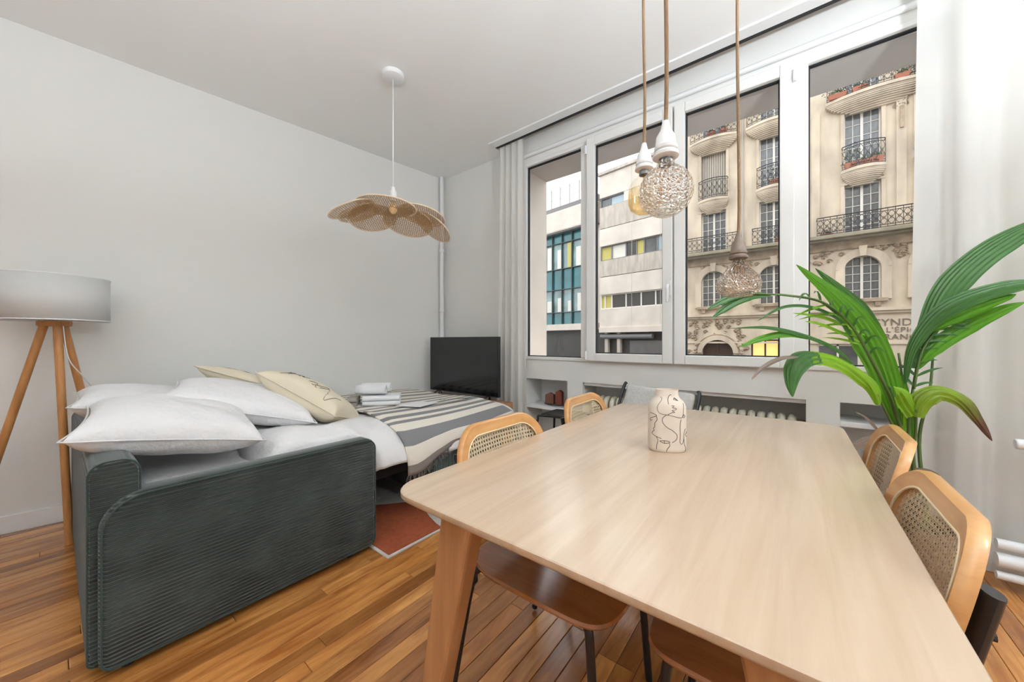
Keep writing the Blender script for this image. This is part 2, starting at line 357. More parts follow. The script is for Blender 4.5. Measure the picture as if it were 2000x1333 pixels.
# ---------------------------------------------------------------- curtains
def curtain(name, label, xa, xb, y0, z0, z1, folds, amp, seed, flare=0.0):
    rs = random.Random(seed); ph = [rs.uniform(0, 6.28) for _ in range(4)]
    def fn(u, v):
        z = z0+(z1-z0)*v; f = 1-v
        w = u+.012*sin(9*u+ph[0])*f
        x = xa+(xb-xa)*w+flare*(u-.5)*f
        y = y0+amp*sin(2*pi*folds*u+ph[1]+.25*sin(3*v+ph[2]))*(.65+.35*f)+amp*.4*sin(2*pi*folds*2.3*u+ph[3])*f
        return (x, y, z)
    n = max(24, int(folds*14)); o = MB().grid(fn, n, 26).build(name, M['curtain'], smooth=True)
    return tag(o, label, 'curtain')
curtain('sheer_curtain', 'narrow white sheer curtain gathered beside the television', -2.235, -1.955, 2.675, .02, H+.09, 4, .028, 3, .07)
curtain('sheer_curtain', 'wide white sheer curtain hanging behind the palm', .50, 2.2, 2.695, .03, H+.09, 9, .036, 5, .06)
# ---------------------------------------------------------------- pipes and radiator
pt = thing('heating_pipe', 'white vertical heating pipe in the corner behind the television', 'pipe', (XL(2.72)+.05, 2.73, 0))
px_, py_ = XL(2.72)+.05, 2.73
MB().tube([(px_, py_, .01), (px_, py_, H-.005)], .022, 14).build('pipe', M['white'], pt, auto=40)
for z in (1.47, 2.15): MB().lathe([(.022,-.02),(.03,-.016),(.03,.016),(.022,.02)], (px_, py_, z), 14).build('collar', M['white'], pt, auto=40)
MB().tube([(px_-.055, 2.76, .01), (px_-.055, 2.76, H-.005)], .014, 10).build('thin_pipe', M['white'], pt, auto=40)
for z, r, lab in ((.215,.022,'topmost of the three white pipes along the floor under the curtain'), (.145,.03,'thick middle one of the three white pipes under the curtain'), (.075,.018,'lowest and thinnest white pipe along the floor under the curtain')):
    o = MB().tube([(.72, 2.60, z), (XR-.02, 2.60, z)], r, 14).build('heating_pipe', M['white'], auto=40); tag(o, lab, 'pipe', 'floor pipes under the curtain')
o = thing('valve_pipe', 'short white pipe end standing out before the wide curtain', 'pipe', (.78, 2.58, .67))
MB().tube(spline([(.775, 2.58, .672), (1.22, 2.58, .672), (1.29, 2.58, .65), (1.31, 2.585, .58), (1.31, 2.595, .238)], 5), .017, 12).build('pipe', M['white'], o, auto=40)
MB().tube([(.765, 2.58, .672), (.80, 2.58, .672)], .022, 12).build('end_cap', M['white'], o, auto=40, bevel=.004)
rd = thing('radiator', 'cream cast iron column radiator in the parapet recess', 'radiator', (-.675, 2.93, 0))
sec = MB()
for q in (-.05, 0, .05): sec.tube([(0, q, .08), (0, q, .575)], .019, 8)
sec.tube([(0,-.055,.08),(0,.055,.08)], .026, 8).tube(spline([(0,-.055,.555),(0,-.045,.61),(0,0,.627),(0,.045,.61),(0,.055,.555)], 4), .024, 8)
so = sec.build('column', mat('radiator_enamel', lin(226,218,200), .4), None, auto=50); so.parent = rd
nsec = 26
for k in range(nsec):
    c = so if k == 0 else so.copy()
    if k: COL.objects.link(c)
    c.parent = rd; c.location = (-.675+k*.054, 0, 0)
for z in (.1, .565): MB().tube([(-1.36, 2.93, z), (.02, 2.93, z)], .02, 8).build('joint_tube', so.data.materials[0], rd, auto=40)
MB().lathe([(.03,0),(.034,.02),(.022,.05)], (.045, 2.93, .565), 12).build('valve', M['pot'], rd, auto=40)
# fill lights added out of frame to brighten the room
def fill_globe(x, y, lab, k=1.0, zl=2.15):
    t = thing('added_fill_globe', lab, 'lamp', (x, y, H), group='added fill globes out of frame')
    MB().lathe([(.06,-.03),(.06,0)], (x, y, H-.001), 24).build('canopy', M['white'], t, auto=40)
    MB().tube([(x, y, H-.02), (x, y, zl+.19)], .008, 8).build('rod', M['white'], t, auto=40)
    e, nt, b, N, L = newmat('fill_globe_lit'); b.inputs['Base Color'].default_value = (.9,.9,.9,1); b.inputs['Emission Color'].default_value = FILL_COL; b.inputs['Emission Strength'].default_value = FILL_POWER*k
    MB().lathe([(.195*sin(pi*(j+.15)/12.3), -.195*cos(pi*(j+.15)/12.3)) for j in range(13)], (x, y, zl), 24).build('globe', e, t, smooth=True)

def fill_uplight(x, y, lab, k):  # unseen uplight, added to brighten the ceiling and bounce light into the room
    t = thing('added_fill_uplight', lab, 'lamp', (x, y, 0), group='added fill uplights out of frame')
    MB().lathe([(.14,0),(.14,.015),(.03,.03),(.012,.04)], (x, y, .0005), 28).build('base', M['white'], t, auto=40)
    MB().tube([(x, y, .03), (x, y, 1.72)], .012, 10).build('pole', M['white'], t, auto=40)
    MB().lathe([(.015,1.70),(.10,1.73),(.19,1.80),(.195,1.80),(.185,1.79),(.10,1.74),(.05,1.735)], (x, y, 0), 28).build('bowl', M['white'], t, auto=40)
    e, nt, b, N, L = newmat('fill_uplight_lit'); b.inputs['Emission Color'].default_value = FILL_COL; b.inputs['Emission Strength'].default_value = FILL_POWER*k
    MB().lathe([(.001,1.755),(.165,1.785)], (x, y, 0), 28).build('diffuser', e, t)
# ================================================================ table
TX0, TX1, TY0, TY1, TZ = -.798, .172, .518, 2.118, .75
tb = thing('dining_table', 'light oak dining table with rounded corners and splayed legs', 'table', ((TX0+TX1)/2, (TY0+TY1)/2, 0))
cx, cy = (TX0+TX1)/2, (TY0+TY1)/2; hw, hl = (TX1-TX0)/2, (TY1-TY0)/2
out = []
for (a, b) in rrect(2*hw, 2*hl, .075, 8):
    bx = .014*(1-(b/hl)**2); by = .012*(1-(a/hw)**2)     # slightly bowed sides
    out.append((cx+a+(bx if a > 0 else -bx)*0.3, cy+b+(by if b > 0 else -by)*.5, 0))
top = MB(); n = len(out); ring = []
for dz, ins in ((-.022,.012), (-.018,.004), (-.012,0), (-.002,0), (0,.002)):
    ring.append([(cx+(p[0]-cx)*(1-ins/hw), cy+(p[1]-cy)*(1-ins/hl), TZ+dz) for p in out])
vs = [p for r in ring for p in r]; fs = [tuple(range(n-1,-1,-1)), tuple(4*n+k for k in range(n))]
for j in range(4): fs += [(j*n+k, j*n+(k+1) % n, (j+1)*n+(k+1) % n, (j+1)*n+k) for k in range(n)]
top.add(vs, fs).build('tabletop', M['table'], tb, auto=35)
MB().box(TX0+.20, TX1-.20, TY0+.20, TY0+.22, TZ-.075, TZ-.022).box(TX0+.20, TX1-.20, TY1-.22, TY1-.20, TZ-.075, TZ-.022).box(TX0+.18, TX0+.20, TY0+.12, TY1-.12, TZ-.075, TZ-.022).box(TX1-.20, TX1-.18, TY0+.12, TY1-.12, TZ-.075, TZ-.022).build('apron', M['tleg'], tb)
for sx in (-1, 1):
    for sy in (-1, 1):
        x0 = cx+sx*(hw-.185); y0 = cy+sy*(hl-.085)
        wt, dt, wb, db = .052, .03, .026, .02
        x1 = x0+sx*.125; y1 = y0+sy*.03
        b = [(x1-wb,y1-db,0),(x1+wb,y1-db,0),(x1+wb,y1+db,0),(x1-wb,y1+db,0)]; t = [(x0-wt,y0-dt,TZ-.0225),(x0+wt,y0-dt,TZ-.0225),(x0+wt,y0+dt,TZ-.0225),(x0-wt,y0+dt,TZ-.0225)]
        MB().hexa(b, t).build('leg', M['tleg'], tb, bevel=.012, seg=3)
# ================================================================ chairs (local: sitter looks along +x)
def make_chair():
    c = thing('cane_back_chair', '', 'chair')
    def seat_fn(px_, py_):      # saddle and waterfall front
        z = .440+.012*(py_/.25)**2
        if px_ > .10: z -= .55*(px_-.10)**2*2.2
        if px_ < -.16: z += .5*(-.16-px_)**2
        return z
    ol = []
    for k in range(64):
        a = 2*pi*k/64; ca, sa = cos(a), sin(a); e = 2/4.2
        ol.append((.235*math.copysign(abs(ca)**e, ca), .25*math.copysign(abs(sa)**e, sa)*(1-.06*(1-ca)/2)))
    def disc(zoff, sh):
        vs = []
        for r in range(0, 9):
            f = r/8
            for (a, b) in ol: x_, y_ = a*f*sh, b*f*sh; vs.append((x_, y_, seat_fn(x_, y_)+zoff))
        return vs
    nn = 64; up = disc(0, .985); dn = disc(-.014, .985); md = [(a, b, seat_fn(a, b)-.007) for a, b in ol]
    s = MB(); s.v = up+dn+md; A = 9*nn
    for r in range(8):
        for k in range(nn):
            q = (k+1) % nn; s.f += [(r*nn+k, r*nn+q, (r+1)*nn+q, (r+1)*nn+k), (A+r*nn+q, A+r*nn+k, A+(r+1)*nn+k, A+(r+1)*nn+q)]
    for k in range(nn):
        q = (k+1) % nn; s.f += [(8*nn+k, 8*nn+q, 2*A+q, 2*A+k), (A+8*nn+q, A+8*nn+k, 2*A+k, 2*A+q)]
    s.build('seat', M['seatply'], c, auto=50)
    # curved back
    BZ0, BZ1, HWB = .545, .838, .235
    def bx(y_, z_): return -.228-(z_-BZ0)*.21+.034*(y_/HWB)**2
    zc = (BZ0+BZ1)/2
    OO = [(a, zc+b) for a, b in rrect(2*HWB, BZ1-BZ0, (.07, .115, .115, .07), 10)]
    II = [(a, zc+b) for a, b in rrect(2*HWB-.074, BZ1-BZ0-.074, (.04, .082, .082, .04), 10)]
    def ringmesh(O, I, t):
        m = MB(); k = len(O); mid = [((a[0]+b[0])/2, (a[1]+b[1])/2) for a, b in zip(O, I)]
        def lay(pts, off, w=1): return [(bx(p[0], p[1])+off, p[0], p[1]) for p in pts]
        O2 = [(p[0]*.985, zc+(p[1]-zc)*.975) for p in O]
        L_ = [lay(I, t/2), lay(O2, t/2), lay(O, t*.2), lay(O, -t*.2), lay(O2, -t/2), lay(I, -t/2)]
        m.v = [p for l in L_ for p in l]
        for j in range(6):
            for q in range(k): m.f.append((j*k+q, j*k+(q+1) % k, ((j+1) % 6)*k+(q+1) % k, ((j+1) % 6)*k+q))
        return m
    ringmesh(OO, II, .024).build('backrest', M['ply'], c, auto=50)
    pi_ = MB().tube([(bx(a, b)+.011, a, b) for a, b in [(p[0]*.995, zc+(p[1]-zc)*.99) for p in II]], .0028, 6, closed=True); pi_.build('cane_spline', M['cane'], c, smooth=True)
    # cane webbing: real strands, clipped to the opening
    IN = [(p[0]*1.01, zc+(p[1]-zc)*1.02) for p in II]
    def span(px0, py0, dx, dy):
        ts = []
        for k in range(len(IN)):
            a, b = IN[k], IN[(k+1) % len(IN)]; ex, ey = b[0]-a[0], b[1]-a[1]; den = dx*ey-dy*ex
            if abs(den) < 1e-12: continue
            t = ((a[0]-px0)*ey-(a[1]-py0)*ex)/den; u = ((a[0]-px0)*dy-(a[1]-py0)*dx)/den
            if 0 <= u < 1: ts.append(t)
        return (min(ts), max(ts)) if len(ts) >= 2 else None
    cm = MB(); pit = .0142
    def strand(px0, py0, dx, dy, w, off):
        r = span(px0, py0, dx, dy)
        if not r: return
        m = max(2, int((r[1]-r[0])/.03)+1); nx, ny = -dy*w/2, dx*w/2; vs = []; fs = []
        for k in range(m+1):
            t = r[0]+(r[1]-r[0])*k/m; p = (px0+dx*t, py0+dy*t)
            for sg in (1, -1): q = (p[0]+sg*nx, p[1]+sg*ny); vs.append((bx(*q)+off, q[0], q[1]))
        for k in range(m): fs.append((2*k, 2*k+1, 2*k+3, 2*k+2))
        cm.add(vs, fs)
    for k in range(-16, 17):
        for d in (-.0016, .0016): strand(k*pit+d, zc, 0, 1, .0022, .0008)
    for k in range(-11, 12):
        for d in (-.0016, .0016): strand(0, zc+k*pit+d, 1, 0, .0022, -.0004)
    for k in range(-27, 28):
        strand(k*pit+pit/2, zc, .7071, .7071, .0021, -.0014); strand(k*pit+pit/2, zc, -.7071, .7071, .0021, -.002)
    cm.build('cane_webbing', M['cane'], c)
    # black steel frame
    for sy in (-1, 1):
        y_ = sy*.185
        MB().tube(spline([(.13, sy*.15, .418), (.165, sy*.175, .40), (.18, y_, .36), (.205, y_+sy*.012, .01)], 6), .0115, 10).build('leg', M['black'], c, auto=40)
        MB().tube(spline([(-.270, y_+sy*.045, .01), (-.222, y_+sy*.012, .34), (-.198, sy*.182, .405), (-.14, sy*.15, .42)], 6), .0115, 10).build('leg', M['black'], c, auto=40)
        po = MB().tube([(-.215, sy*.194, .36), (-.232, sy*.194, .46), (bx(.195,.56)-.026, sy*.195, .56), (bx(.195,.755)-.026, sy*.195, .755)], .021, 14, sq=.6).build('back_post', M['black'], c, auto=40)
        for zz in (.62, .69): MB().tube([(bx(.195,zz)-.043, sy*.195, zz), (bx(.195,zz)-.03, sy*.195, zz)], .006, 8).build('screw', M['dark'], po)
    MB().tube([(.13,-.15,.418),(.13,.15,.418)], .010, 8).tube([(-.14,-.15,.42),(-.14,.15,.42)], .010, 8).tube([(.13,0,.417),(-.14,0,.42)], .010, 8).build('seat_frame', M['black'], c, auto=40)
    return c
ch0 = make_chair()
CH = [(-.575, 1.005, 0, 'cane back chair on the sofa side of the table, nearer the viewer'),
      (-.590, 1.700, 2, 'cane back chair on the sofa side of the table, nearer the window'),
      (-.045, 1.035, 180, 'largest cane back chair, at the right edge of the table in the foreground'),
      (-.012, 1.620, 179, 'cane back chair on the right side of the table, close to the palm')]
for i, (x, y, a, lab) in enumerate(CH):
    c = ch0 if i == 0 else copy_tree(ch0)
    c.location = (x, y, 0); c.rotation_euler = (0, 0, radians(a)); tag(c, lab, 'chair', 'cane back dining chairs')
# ================================================================ lounge chair by the radiator
lc = thing('lounge_chair', 'pale boucle lounge chair with a black steel frame between table and radiator', 'chair', (-.95, 2.48, 0))
pb = [(-.93, 2.56, .815), (-.475, 2.50, .785)]     # top corners of the back as seen over the table
a_, b_ = Vector(pb[0]), Vector(pb[1])
def lback(u, v):
    p = a_.lerp(b_, u); dz = v*.42; s = sin(pi*u)
    return (p.x-.05*v-.02*(1-u)*v, p.y-.16*v-.02*s, p.z-dz+(-.012*(1-(2*u-1)**8)+.012)*0)
MB().grid(lback, 14, 10).build('backrest', M['boucle'], lc, smooth=True, solid=.035, sub=1)
def lseat(u, v): return (-1.02+.44*u-.02*v, 2.36-.30*v+.0*u, .375-.035*sin(pi*u)*sin(pi*v)+.03*v)
MB().grid(lseat, 10, 10).build('seat', M['boucle'], lc, smooth=True, solid=.05, sub=1)
MB().tube(spline([(-.465, 2.50, .80), (-.455, 2.48, .77), (-.47, 2.42, .62), (-.50, 2.30, .30), (-.51, 2.20, .012)], 6), .011, 8).build('frame_side', M['black'], lc, auto=40)
MB().tube(spline([(-.945, 2.565, .82), (-.96, 2.55, .79), (-.985, 2.48, .62), (-1.02, 2.35, .30), (-1.03, 2.24, .012)], 6), .011, 8).build('frame_side', M['black'], lc, auto=40)
st = thing('side_stool', 'low black tubular stool frame beside the niche shelf', 'stool', (-1.50, 2.42, 0))
for dy in (0, .26):
    MB().tube(spline([(-1.60, 2.36+dy, .012), (-1.592, 2.36+dy, .40), (-1.585, 2.36+dy, .50), (-1.555, 2.36+dy, .533), (-1.30, 2.36+dy, .54), (-1.265, 2.36+dy, .51), (-1.258, 2.36+dy, .40), (-1.25, 2.36+dy, .012)], 6), .0095, 8).build('frame_loop', M['black'], st, auto=40)
MB().box(-1.56, -1.29, 2.37, 2.61, .535, .55).build('stool_seat', M['black'], st, bevel=.004)
# ================================================================ vase with line drawing
vz = thing('vase', 'beige oval ceramic vase with black line drawn faces on the table', 'vase', (-.336, 1.287, TZ))
VA, VB, VR = .060, .040, radians(28)
prof = [(.90,0),(.97,.004),(1.0,.012),(1.0,.13),(.985,.148),(.93,.160),(.80,.170),(.66,.178),(.60,.186),(.585,.20),(.60,.206),(.56,.206),(.53,.196),(.50,.17)]
def vpt(a, z, out=0.0):
    s = 1.0
    for (s0, z0), (s1, z1) in zip(prof[:11], prof[1:11]):
        if z0 <= z <= z1: s = s0+(s1-s0)*((z-z0)/(z1-z0) if z1 > z0 else 0); break
    e = 2/2.6; ca, sa = cos(a), sin(a)
    x_ = (VA*s+out)*math.copysign(abs(ca)**e, ca); y_ = (VB*s+out)*math.copysign(abs(sa)**e, sa)
    return Vector((-.336+x_*cos(VR)-y_*sin(VR), 1.287+x_*sin(VR)+y_*cos(VR), TZ+z))
vm = MB(); nv = 40
for s_, z_ in prof:
    for k in range(nv):
        a = 2*pi*k/nv; e = 2/2.6; ca, sa = cos(a), sin(a); x_ = VA*s_*math.copysign(abs(ca)**e, ca); y_ = VB*s_*math.copysign(abs(sa)**e, sa)
        vm.v.append((-.336+x_*cos(VR)-y_*sin(VR), 1.287+x_*sin(VR)+y_*cos(VR), TZ+z_))
for j in range(len(prof)-1):
    for k in range(nv): vm.f.append((j*nv+k, j*nv+(k+1) % nv, (j+1)*nv+(k+1) % nv, (j+1)*nv+k))
vm.f.append(tuple(range(nv))); vm.f.append(tuple((len(prof)-1)*nv+k for k in range(nv)))
vb = vm.build('body', M['vase'], vz, auto=50)
lines = [[(575,195),(530,250),(515,320),(518,385)], [(540,405),(575,410),(550,440),(600,450),(600,470),(545,490),(580,515),(545,525),(510,565)],
 [(345,270),(395,310),(370,380),(350,450),(370,520),(430,558),(510,568),(600,598),(690,612),(720,580),(730,520),(740,450),(770,370)],
 [(600,310),(640,280),(690,325),(650,320),(600,310)], [(630,290),(655,300),(665,320)], [(490,570),(440,630),(445,700),(490,765),(560,840),(615,910),(600,985),(545,1035)],
 [(395,1020),(440,1008),(520,1015),(515,1045),(450,1050),(395,1020)], [(460,1010),(470,1048)], [(235,550),(290,560),(340,590),(240,640)], [(340,590),(350,660),(310,720),(305,790),(285,820),(300,850),(275,870),(265,910),(330,945),(420,975)],
 [(235,650),(245,690),(270,665)], [(335,950),(365,1010),(345,1090),(338,1170)], [(525,1045),(525,1100),(500,1160),(490,1210)],
 [(685,640),(665,740),(668,900),(665,1030),(700,1060),(735,1000),(745,880),(780,800)], [(740,960),(755,1070),(780,1120),(785,1200)], [(740,560),(770,585),(745,612),(722,590),(740,560)], [(790,850),(815,880),(770,900),(820,950)]]
lm = MB()
for ln in lines:
    pts = []
    for p in spline([(q[0], q[1], 0) for q in ln], 4):
        s = (p.x-527)/312; s = max(-.985, min(.985, s)); z = .206-(p.y-150)/(1215-150)*.206*1.0
        z = max(.004, min(.19, z)); zz = z
        # front of the vase looks along -y in its own frame
        a = -pi/2+math.asin(s); pts.append(vpt(a, zz, .0003))
    lm.tube(pts, .0008, 4)
lm.build('line_drawing', M['ink'], vz)
# ================================================================ things in the left niche
tr = MB().lathe([(.09,0),(.105,.004),(.108,.014),(.10,.014),(.094,.008),(.02,.007)], (-1.775, 2.93, .5155), 32, sy=.62).build('tray', M['tray'], auto=40); tag(tr, 'flat dark grey oval tray on the niche shelf', 'tray')
def house(name, x, y, w, d, h, roof, m, lab, rz):
    c, s = cos(rz), sin(rz)
    P = lambda a, b, z: (x+a*c-b*s, y+a*s+b*c, .5235+z)
    ou = [(-w/2, 0), (w/2, 0), (w/2, h), (0, h+roof), (-w/2, h)]
    mb = MB(); mb.v = [P(a, -d/2, z) for a, z in ou]+[P(a, d/2, z) for a, z in ou]; mb.f = [(0,1,2,3,4), (9,8,7,6,5)]+[(i, (i+1) % 5, 5+(i+1) % 5, 5+i) for i in range(5)]
    return tag(mb.build(name, m, bevel=.003), lab, 'candle', 'house shaped candles in the niche')
house('house_candle', -1.825, 2.93, .085, .05, .085, .018, M['terra2'], 'low brownish red house shaped candle on the tray', .15)
house('house_candle', -1.725, 2.935, .065, .05, .115, .02, M['terra'], 'tall brick red house shaped candle on the tray', .1)
# ================================================================ floor lamp
LX, LY = -3.31, .004
lp = thing('floor_lamp', 'wooden tripod floor lamp with a white drum shade', 'lamp', (LX, LY, 0))
SR = .212
MB().lathe([(SR,1.235),(SR,1.485)], (LX, LY, 0), 48, caps=False).build('shade', M['shade'], lp, smooth=True, solid=.004)
for z in (1.237, 1.483): MB().tube([(LX+SR*cos(a), LY+SR*sin(a), z) for a in [2*pi*k/40 for k in range(40)]], .004, 6, closed=True).build('shade_rim', M['white'], lp, smooth=True)
MB().lathe([(.062,1.205),(.065,1.21),(.065,1.232),(.055,1.236)], (LX, LY, 0), 24).build('hub', M['lampwood'], lp, auto=40)
for (fx, fy) in ((-3.125, .055), (-3.42, -.29), (-3.45, .24)):
    d = Vector((fx-LX, fy-LY, 0)).normalized()*.04
    MB().tube([(LX+d.x, LY+d.y, 1.208), (fx, fy, .002)], [.018, .0165], 12).build('leg', M['lampwood'], lp, auto=40)
MB().tube(spline([(LX+.05, LY+.03, 1.21), (LX+.055, LY+.05, 1.02), (LX+.02, LY+.11, .90), (LX-.06, LY+.16, .78), (LX-.10, LY+.20, .5), (LX-.10, LY+.21, .006)], 6), .0028, 6).build('cable', M['white'], lp, smooth=True)
MB().tube([(LX,LY,1.23),(LX,LY,1.33)], .018, 10).build('lamp_holder', M['white'], lp, auto=40)
MB().lathe([(.012,1.33),(.03,1.36),(.033,1.385),(.02,1.41),(.004,1.42)], (LX,LY,0), 16).build('bulb', M['white'], lp, smooth=True)
# ================================================================ sofa bed
sf = thing('sofa_bed', 'dark green corduroy sofa bed folded out into a bed', 'sofa', (-2.58, 1.0, 0))
SX0, SX1 = -3.37, -1.76
def arm(xa, xb, piped):
    yc, zc = .58, .315; w, h = .98, .57
    ol = [(yc+a, zc+b) for a, b in rrect(w, h, (.035, .05, .11, .035), 8)]
    k = len(ol); L_ = []
    for x, ins in ((xa,.018), (xa+.012,.004), (xa+.022,0), (xb-.022,0), (xb-.012,.004), (xb,.018)):
        L_.append([(x, yc+(p[0]-yc)*(1-2*ins/w), zc+(p[1]-zc)*(1-2*ins/h)) for p in ol])
    m = MB(); m.v = [p for l in L_ for p in l]; m.f = [tuple(range(k-1,-1,-1)), tuple(5*k+q for q in range(k))]
    for j in range(5): m.f += [(j*k+q, j*k+(q+1) % k, (j+1)*k+(q+1) % k, (j+1)*k+q) for q in range(k)]
    a = m.build('arm', M['cord'], sf, auto=50)
    if piped:
        for x in (xb-.004, xb-.016): MB().tube([(x, yc+(p[0]-yc)*(1-.012/w), zc+(p[1]-zc)*(1-.012/h)) for p in ol], .0035, 6, closed=True).build('piping', M['cordp'], a, smooth=True)
    return a
arm(-1.875, SX1, True); arm(SX0, SX0+.11, False)
# back: rounded section swept along x, end face upholstered
def back():
    x0, x1 = SX0+.02, -1.80
    ol = [(.128+a, .38+b) for a, b in rrect(.125, .67, (.02, .045, .045, .02), 6)]
    m = MB(); k = len(ol); L_ = []
    for x, s in ((x0,.9), (x0+.02,1), (x1-.03,1), (x1-.012,.97), (x1,.88)):
        L_.append([(x, .128+(p[0]-.128)*s, .38+(p[1]-.38)*(1-(1-s)*.17)) for p in ol])
    m.v = [p for l in L_ for p in l]; m.f = [tuple(range(k-1,-1,-1)), tuple(4*k+q for q in range(k))]
    for j in range(4): m.f += [(j*k+q, j*k+(q+1) % k, (j+1)*k+(q+1) % k, (j+1)*k+q) for q in range(k)]
    b = m.build('back', M['cord'], sf, auto=50)
    MB().tube([(x1-.006, .128+(p[0]-.128)*.97, .38+(p[1]-.38)*.997) for p in ol], .003, 6, closed=True).build('piping', M['cordp'], b, smooth=True)
back()
MB().box(SX0+.112, -1.90, .195, 1.0, .06, .36).build('seat_base', M['dark'], sf, bevel=.02)
MB().box(SX0+.14, -1.92, 1.0, 2.30, .30, .36).build('pull_out_frame', M['dark'], sf, bevel=.01)
for x in (SX0+.2, -1.99):
    for y in (1.62, 2.2): MB().tube([(x, y, .0105 if x > -2.5 else .0), (x, y, .31)], .016, 8).build('leg', M['dark'], sf, auto=40)
MB().box(SX0+.12, -1.84, 1.50, 2.26, .10, .385).build('seat_cushion', M['cordx'], sf, bevel=.04, seg=4)
mt = MB().box(SX0+.13, -1.885, .20, 2.30, .385, .545).build('mattress', M['linen2'], sf, bevel=.05, seg=4)
for (x, y) in ((-3.3, .16), (-1.82, .16), (-3.3, .95), (-1.82, .95)): MB().lathe([(.018,0),(.022,.035)], (x, y, .0), 10).build('foot', M['dark'], sf)
# ---------------------------------------------------------------- duvet and throw over the mattress
BXL = -3.365
def BL(y): return max(BXL, XL(y)+.018)
def bedsec(s, y, lift=0.0):      # s: arc length from the left edge to the right; returns x, z
    L1 = 1.18; xs = BXL+L1; x = BL(y)+s*(xs-BL(y))/L1; zt = .605+lift+.008*sin(4*y+s*3)+.006*sin(9*s+2*y)
    if s < L1: return x, zt-.03*max(0, (.06-s)/.06)
    r = s-L1; far = min(1, max(0, (y-1.2)/1.0)); near = min(1, max(0, (1.12-y)/.10)); dropx = .375-.085*near
    if r < dropx:
        f = r/dropx; return xs+r*1.0+lift*f*(1-near), zt-(.085-.035*far)*f*f*(1-near)-(.02)*f**6
    q = r-dropx; zb = zt-(.105-.035*far)*(1-near)-.02*near
    return xs+dropx+lift*(1-near)+min(.03, q*.45)*(1-near), zb-q*.97
def uvgrid(o, nu, nv):
    me = o.data; uv = me.uv_layers.new(name='uv')
    for lp_ in me.loops: i = lp_.vertex_index; uv.data[lp_.index].uv = ((i % nu)/(nu-1), (i//nu)/(nv-1))
def duv(u, v):
    y = .60+v*1.73; s = .01+u*1.64; x, z = bedsec(s, y)
    if s > 1.42 and y > 1.1: x += .012*sin(14*y+4*sin(3*y)); z += .018*sin(6*y+1)*(s-1.42)/.24
    z += .009*sin(23*y+11*x)*max(0, 1-abs(s-1.35)/.5)+.006*sin(31*x+9*y)*max(0, 1-abs(y-.95)/.5)
    pf = min(1, max(0, (1.25-y)/.5)); z += .045*pf*min(1, s/.3)*(1 if s < 1.35 else max(0, (1.6-s)/.25))
    if v < .06: q = 1-v/.06; z -= .11*q*q*1.0; y -= .035*sin(pi*q*.5)-.02*q+.012*sin(17*x)*q
    return (x, y, z)
tag(MB().grid(duv, 90, 110).build('duvet', M['linen'], smooth=True, solid=.012), 'white duvet spread over the sofa bed mattress', 'duvet')
m, nt, b, N, L = newmat('striped_throw'); tc = N('ShaderNodeUVMap'); sx = N('ShaderNodeSeparateXYZ'); L(tc.outputs[0], sx.inputs[0])
cr = N('ShaderNodeValToRGB'); cr.color_ramp.interpolation = 'CONSTANT'; CRM = lin(230,221,208); GRY = lin(126,124,125); TAU = lin(132,123,116)
wid = [(.05,TAU),(.075,CRM),(.085,GRY),(.075,CRM),(.03,GRY),(.035,CRM),(.045,GRY),(.06,CRM),(.06,GRY),(.05,CRM),(.06,TAU),(.06,CRM),(.045,TAU),(.07,CRM),(.06,TAU),(.07,CRM),(.05,TAU),(.08,CRM),(.06,TAU),(.08,CRM),(.06,TAU),(.09,CRM),(.06,TAU),(.08,CRM),(.06,TAU),(.08,CRM),(.08,TAU),(.2,CRM)]
TL = 1.675; stops = []; p_ = TL
for w_, c_ in wid:
    stops.append((max(0, (p_-w_)/TL), c_)); p_ -= w_
stops = [s for s in stops if s[0] > 0][::-1]
stops = [(0.0, CRM)]+stops
while len(cr.color_ramp.elements) < len(stops): cr.color_ramp.elements.new(.5)
for e_, (ps, c_) in zip(cr.color_ramp.elements, stops): e_.position = ps; e_.color = c_
L(sx.outputs[0], cr.inputs[0]); L(cr.outputs[0], b.inputs['Base Color']); b.inputs['Roughness'].default_value = .95; b.inputs['Specular IOR Level'].default_value = .1; b.inputs['Sheen Weight'].default_value = .2
nz = N('ShaderNodeTexNoise'); nz.inputs['Scale'].default_value = 220; bp = N('ShaderNodeBump'); bp.inputs['Strength'].default_value = .5; bp.inputs['Distance'].default_value = .004; L(nz.outputs['Fac'], bp.inputs['Height']); L(bp.outputs[0], b.inputs['Normal'])
M['throw'] = m
def thr(u, v):
    y = 1.30+v*1.06; s = .01+u*1.675
    x, z = bedsec(s, y, .018)
    e = 0
    if s > 1.5: f = (s-1.5)/.185; x += .018*sin(13*y+2)*f+.006*sin(29*y)*f; z += .028*sin(8*y+.6)*f-.03*max(0, .2-v)*5*f
    if v > .93: z -= (v-.93)*2.6; y = 1.30+.93*1.06+(v-.93)*.35
    if v < .05: z += .010*sin(13*x)*(1-v/.05)
    return (x, y-.06*max(0, (s-1.15)/.64)*(1-v)*0+.03*sin(3.0*s)*(1-v), z)
to = MB().grid(thr, 100, 60).build('throw_blanket', M['throw'], smooth=True, solid=.010); uvgrid(to, 100, 60); tag(to, 'grey and cream striped woven throw over the foot of the bed', 'blanket')
fm = MB(); rs = random.Random(4)
for k in range(150):
    p = Vector(thr(1.0, k/150*.92)); fm.tube([p, p+Vector((rs.uniform(-.006,.006), rs.uniform(-.008,.008), -.022)), p+Vector((rs.uniform(-.012,.012), rs.uniform(-.012,.012), -.042))], .002, 3)
fo = fm.build('fringe', mat('fringe_taupe', lin(134,126,120), .95), to); fo['kind'] = 'stuff'
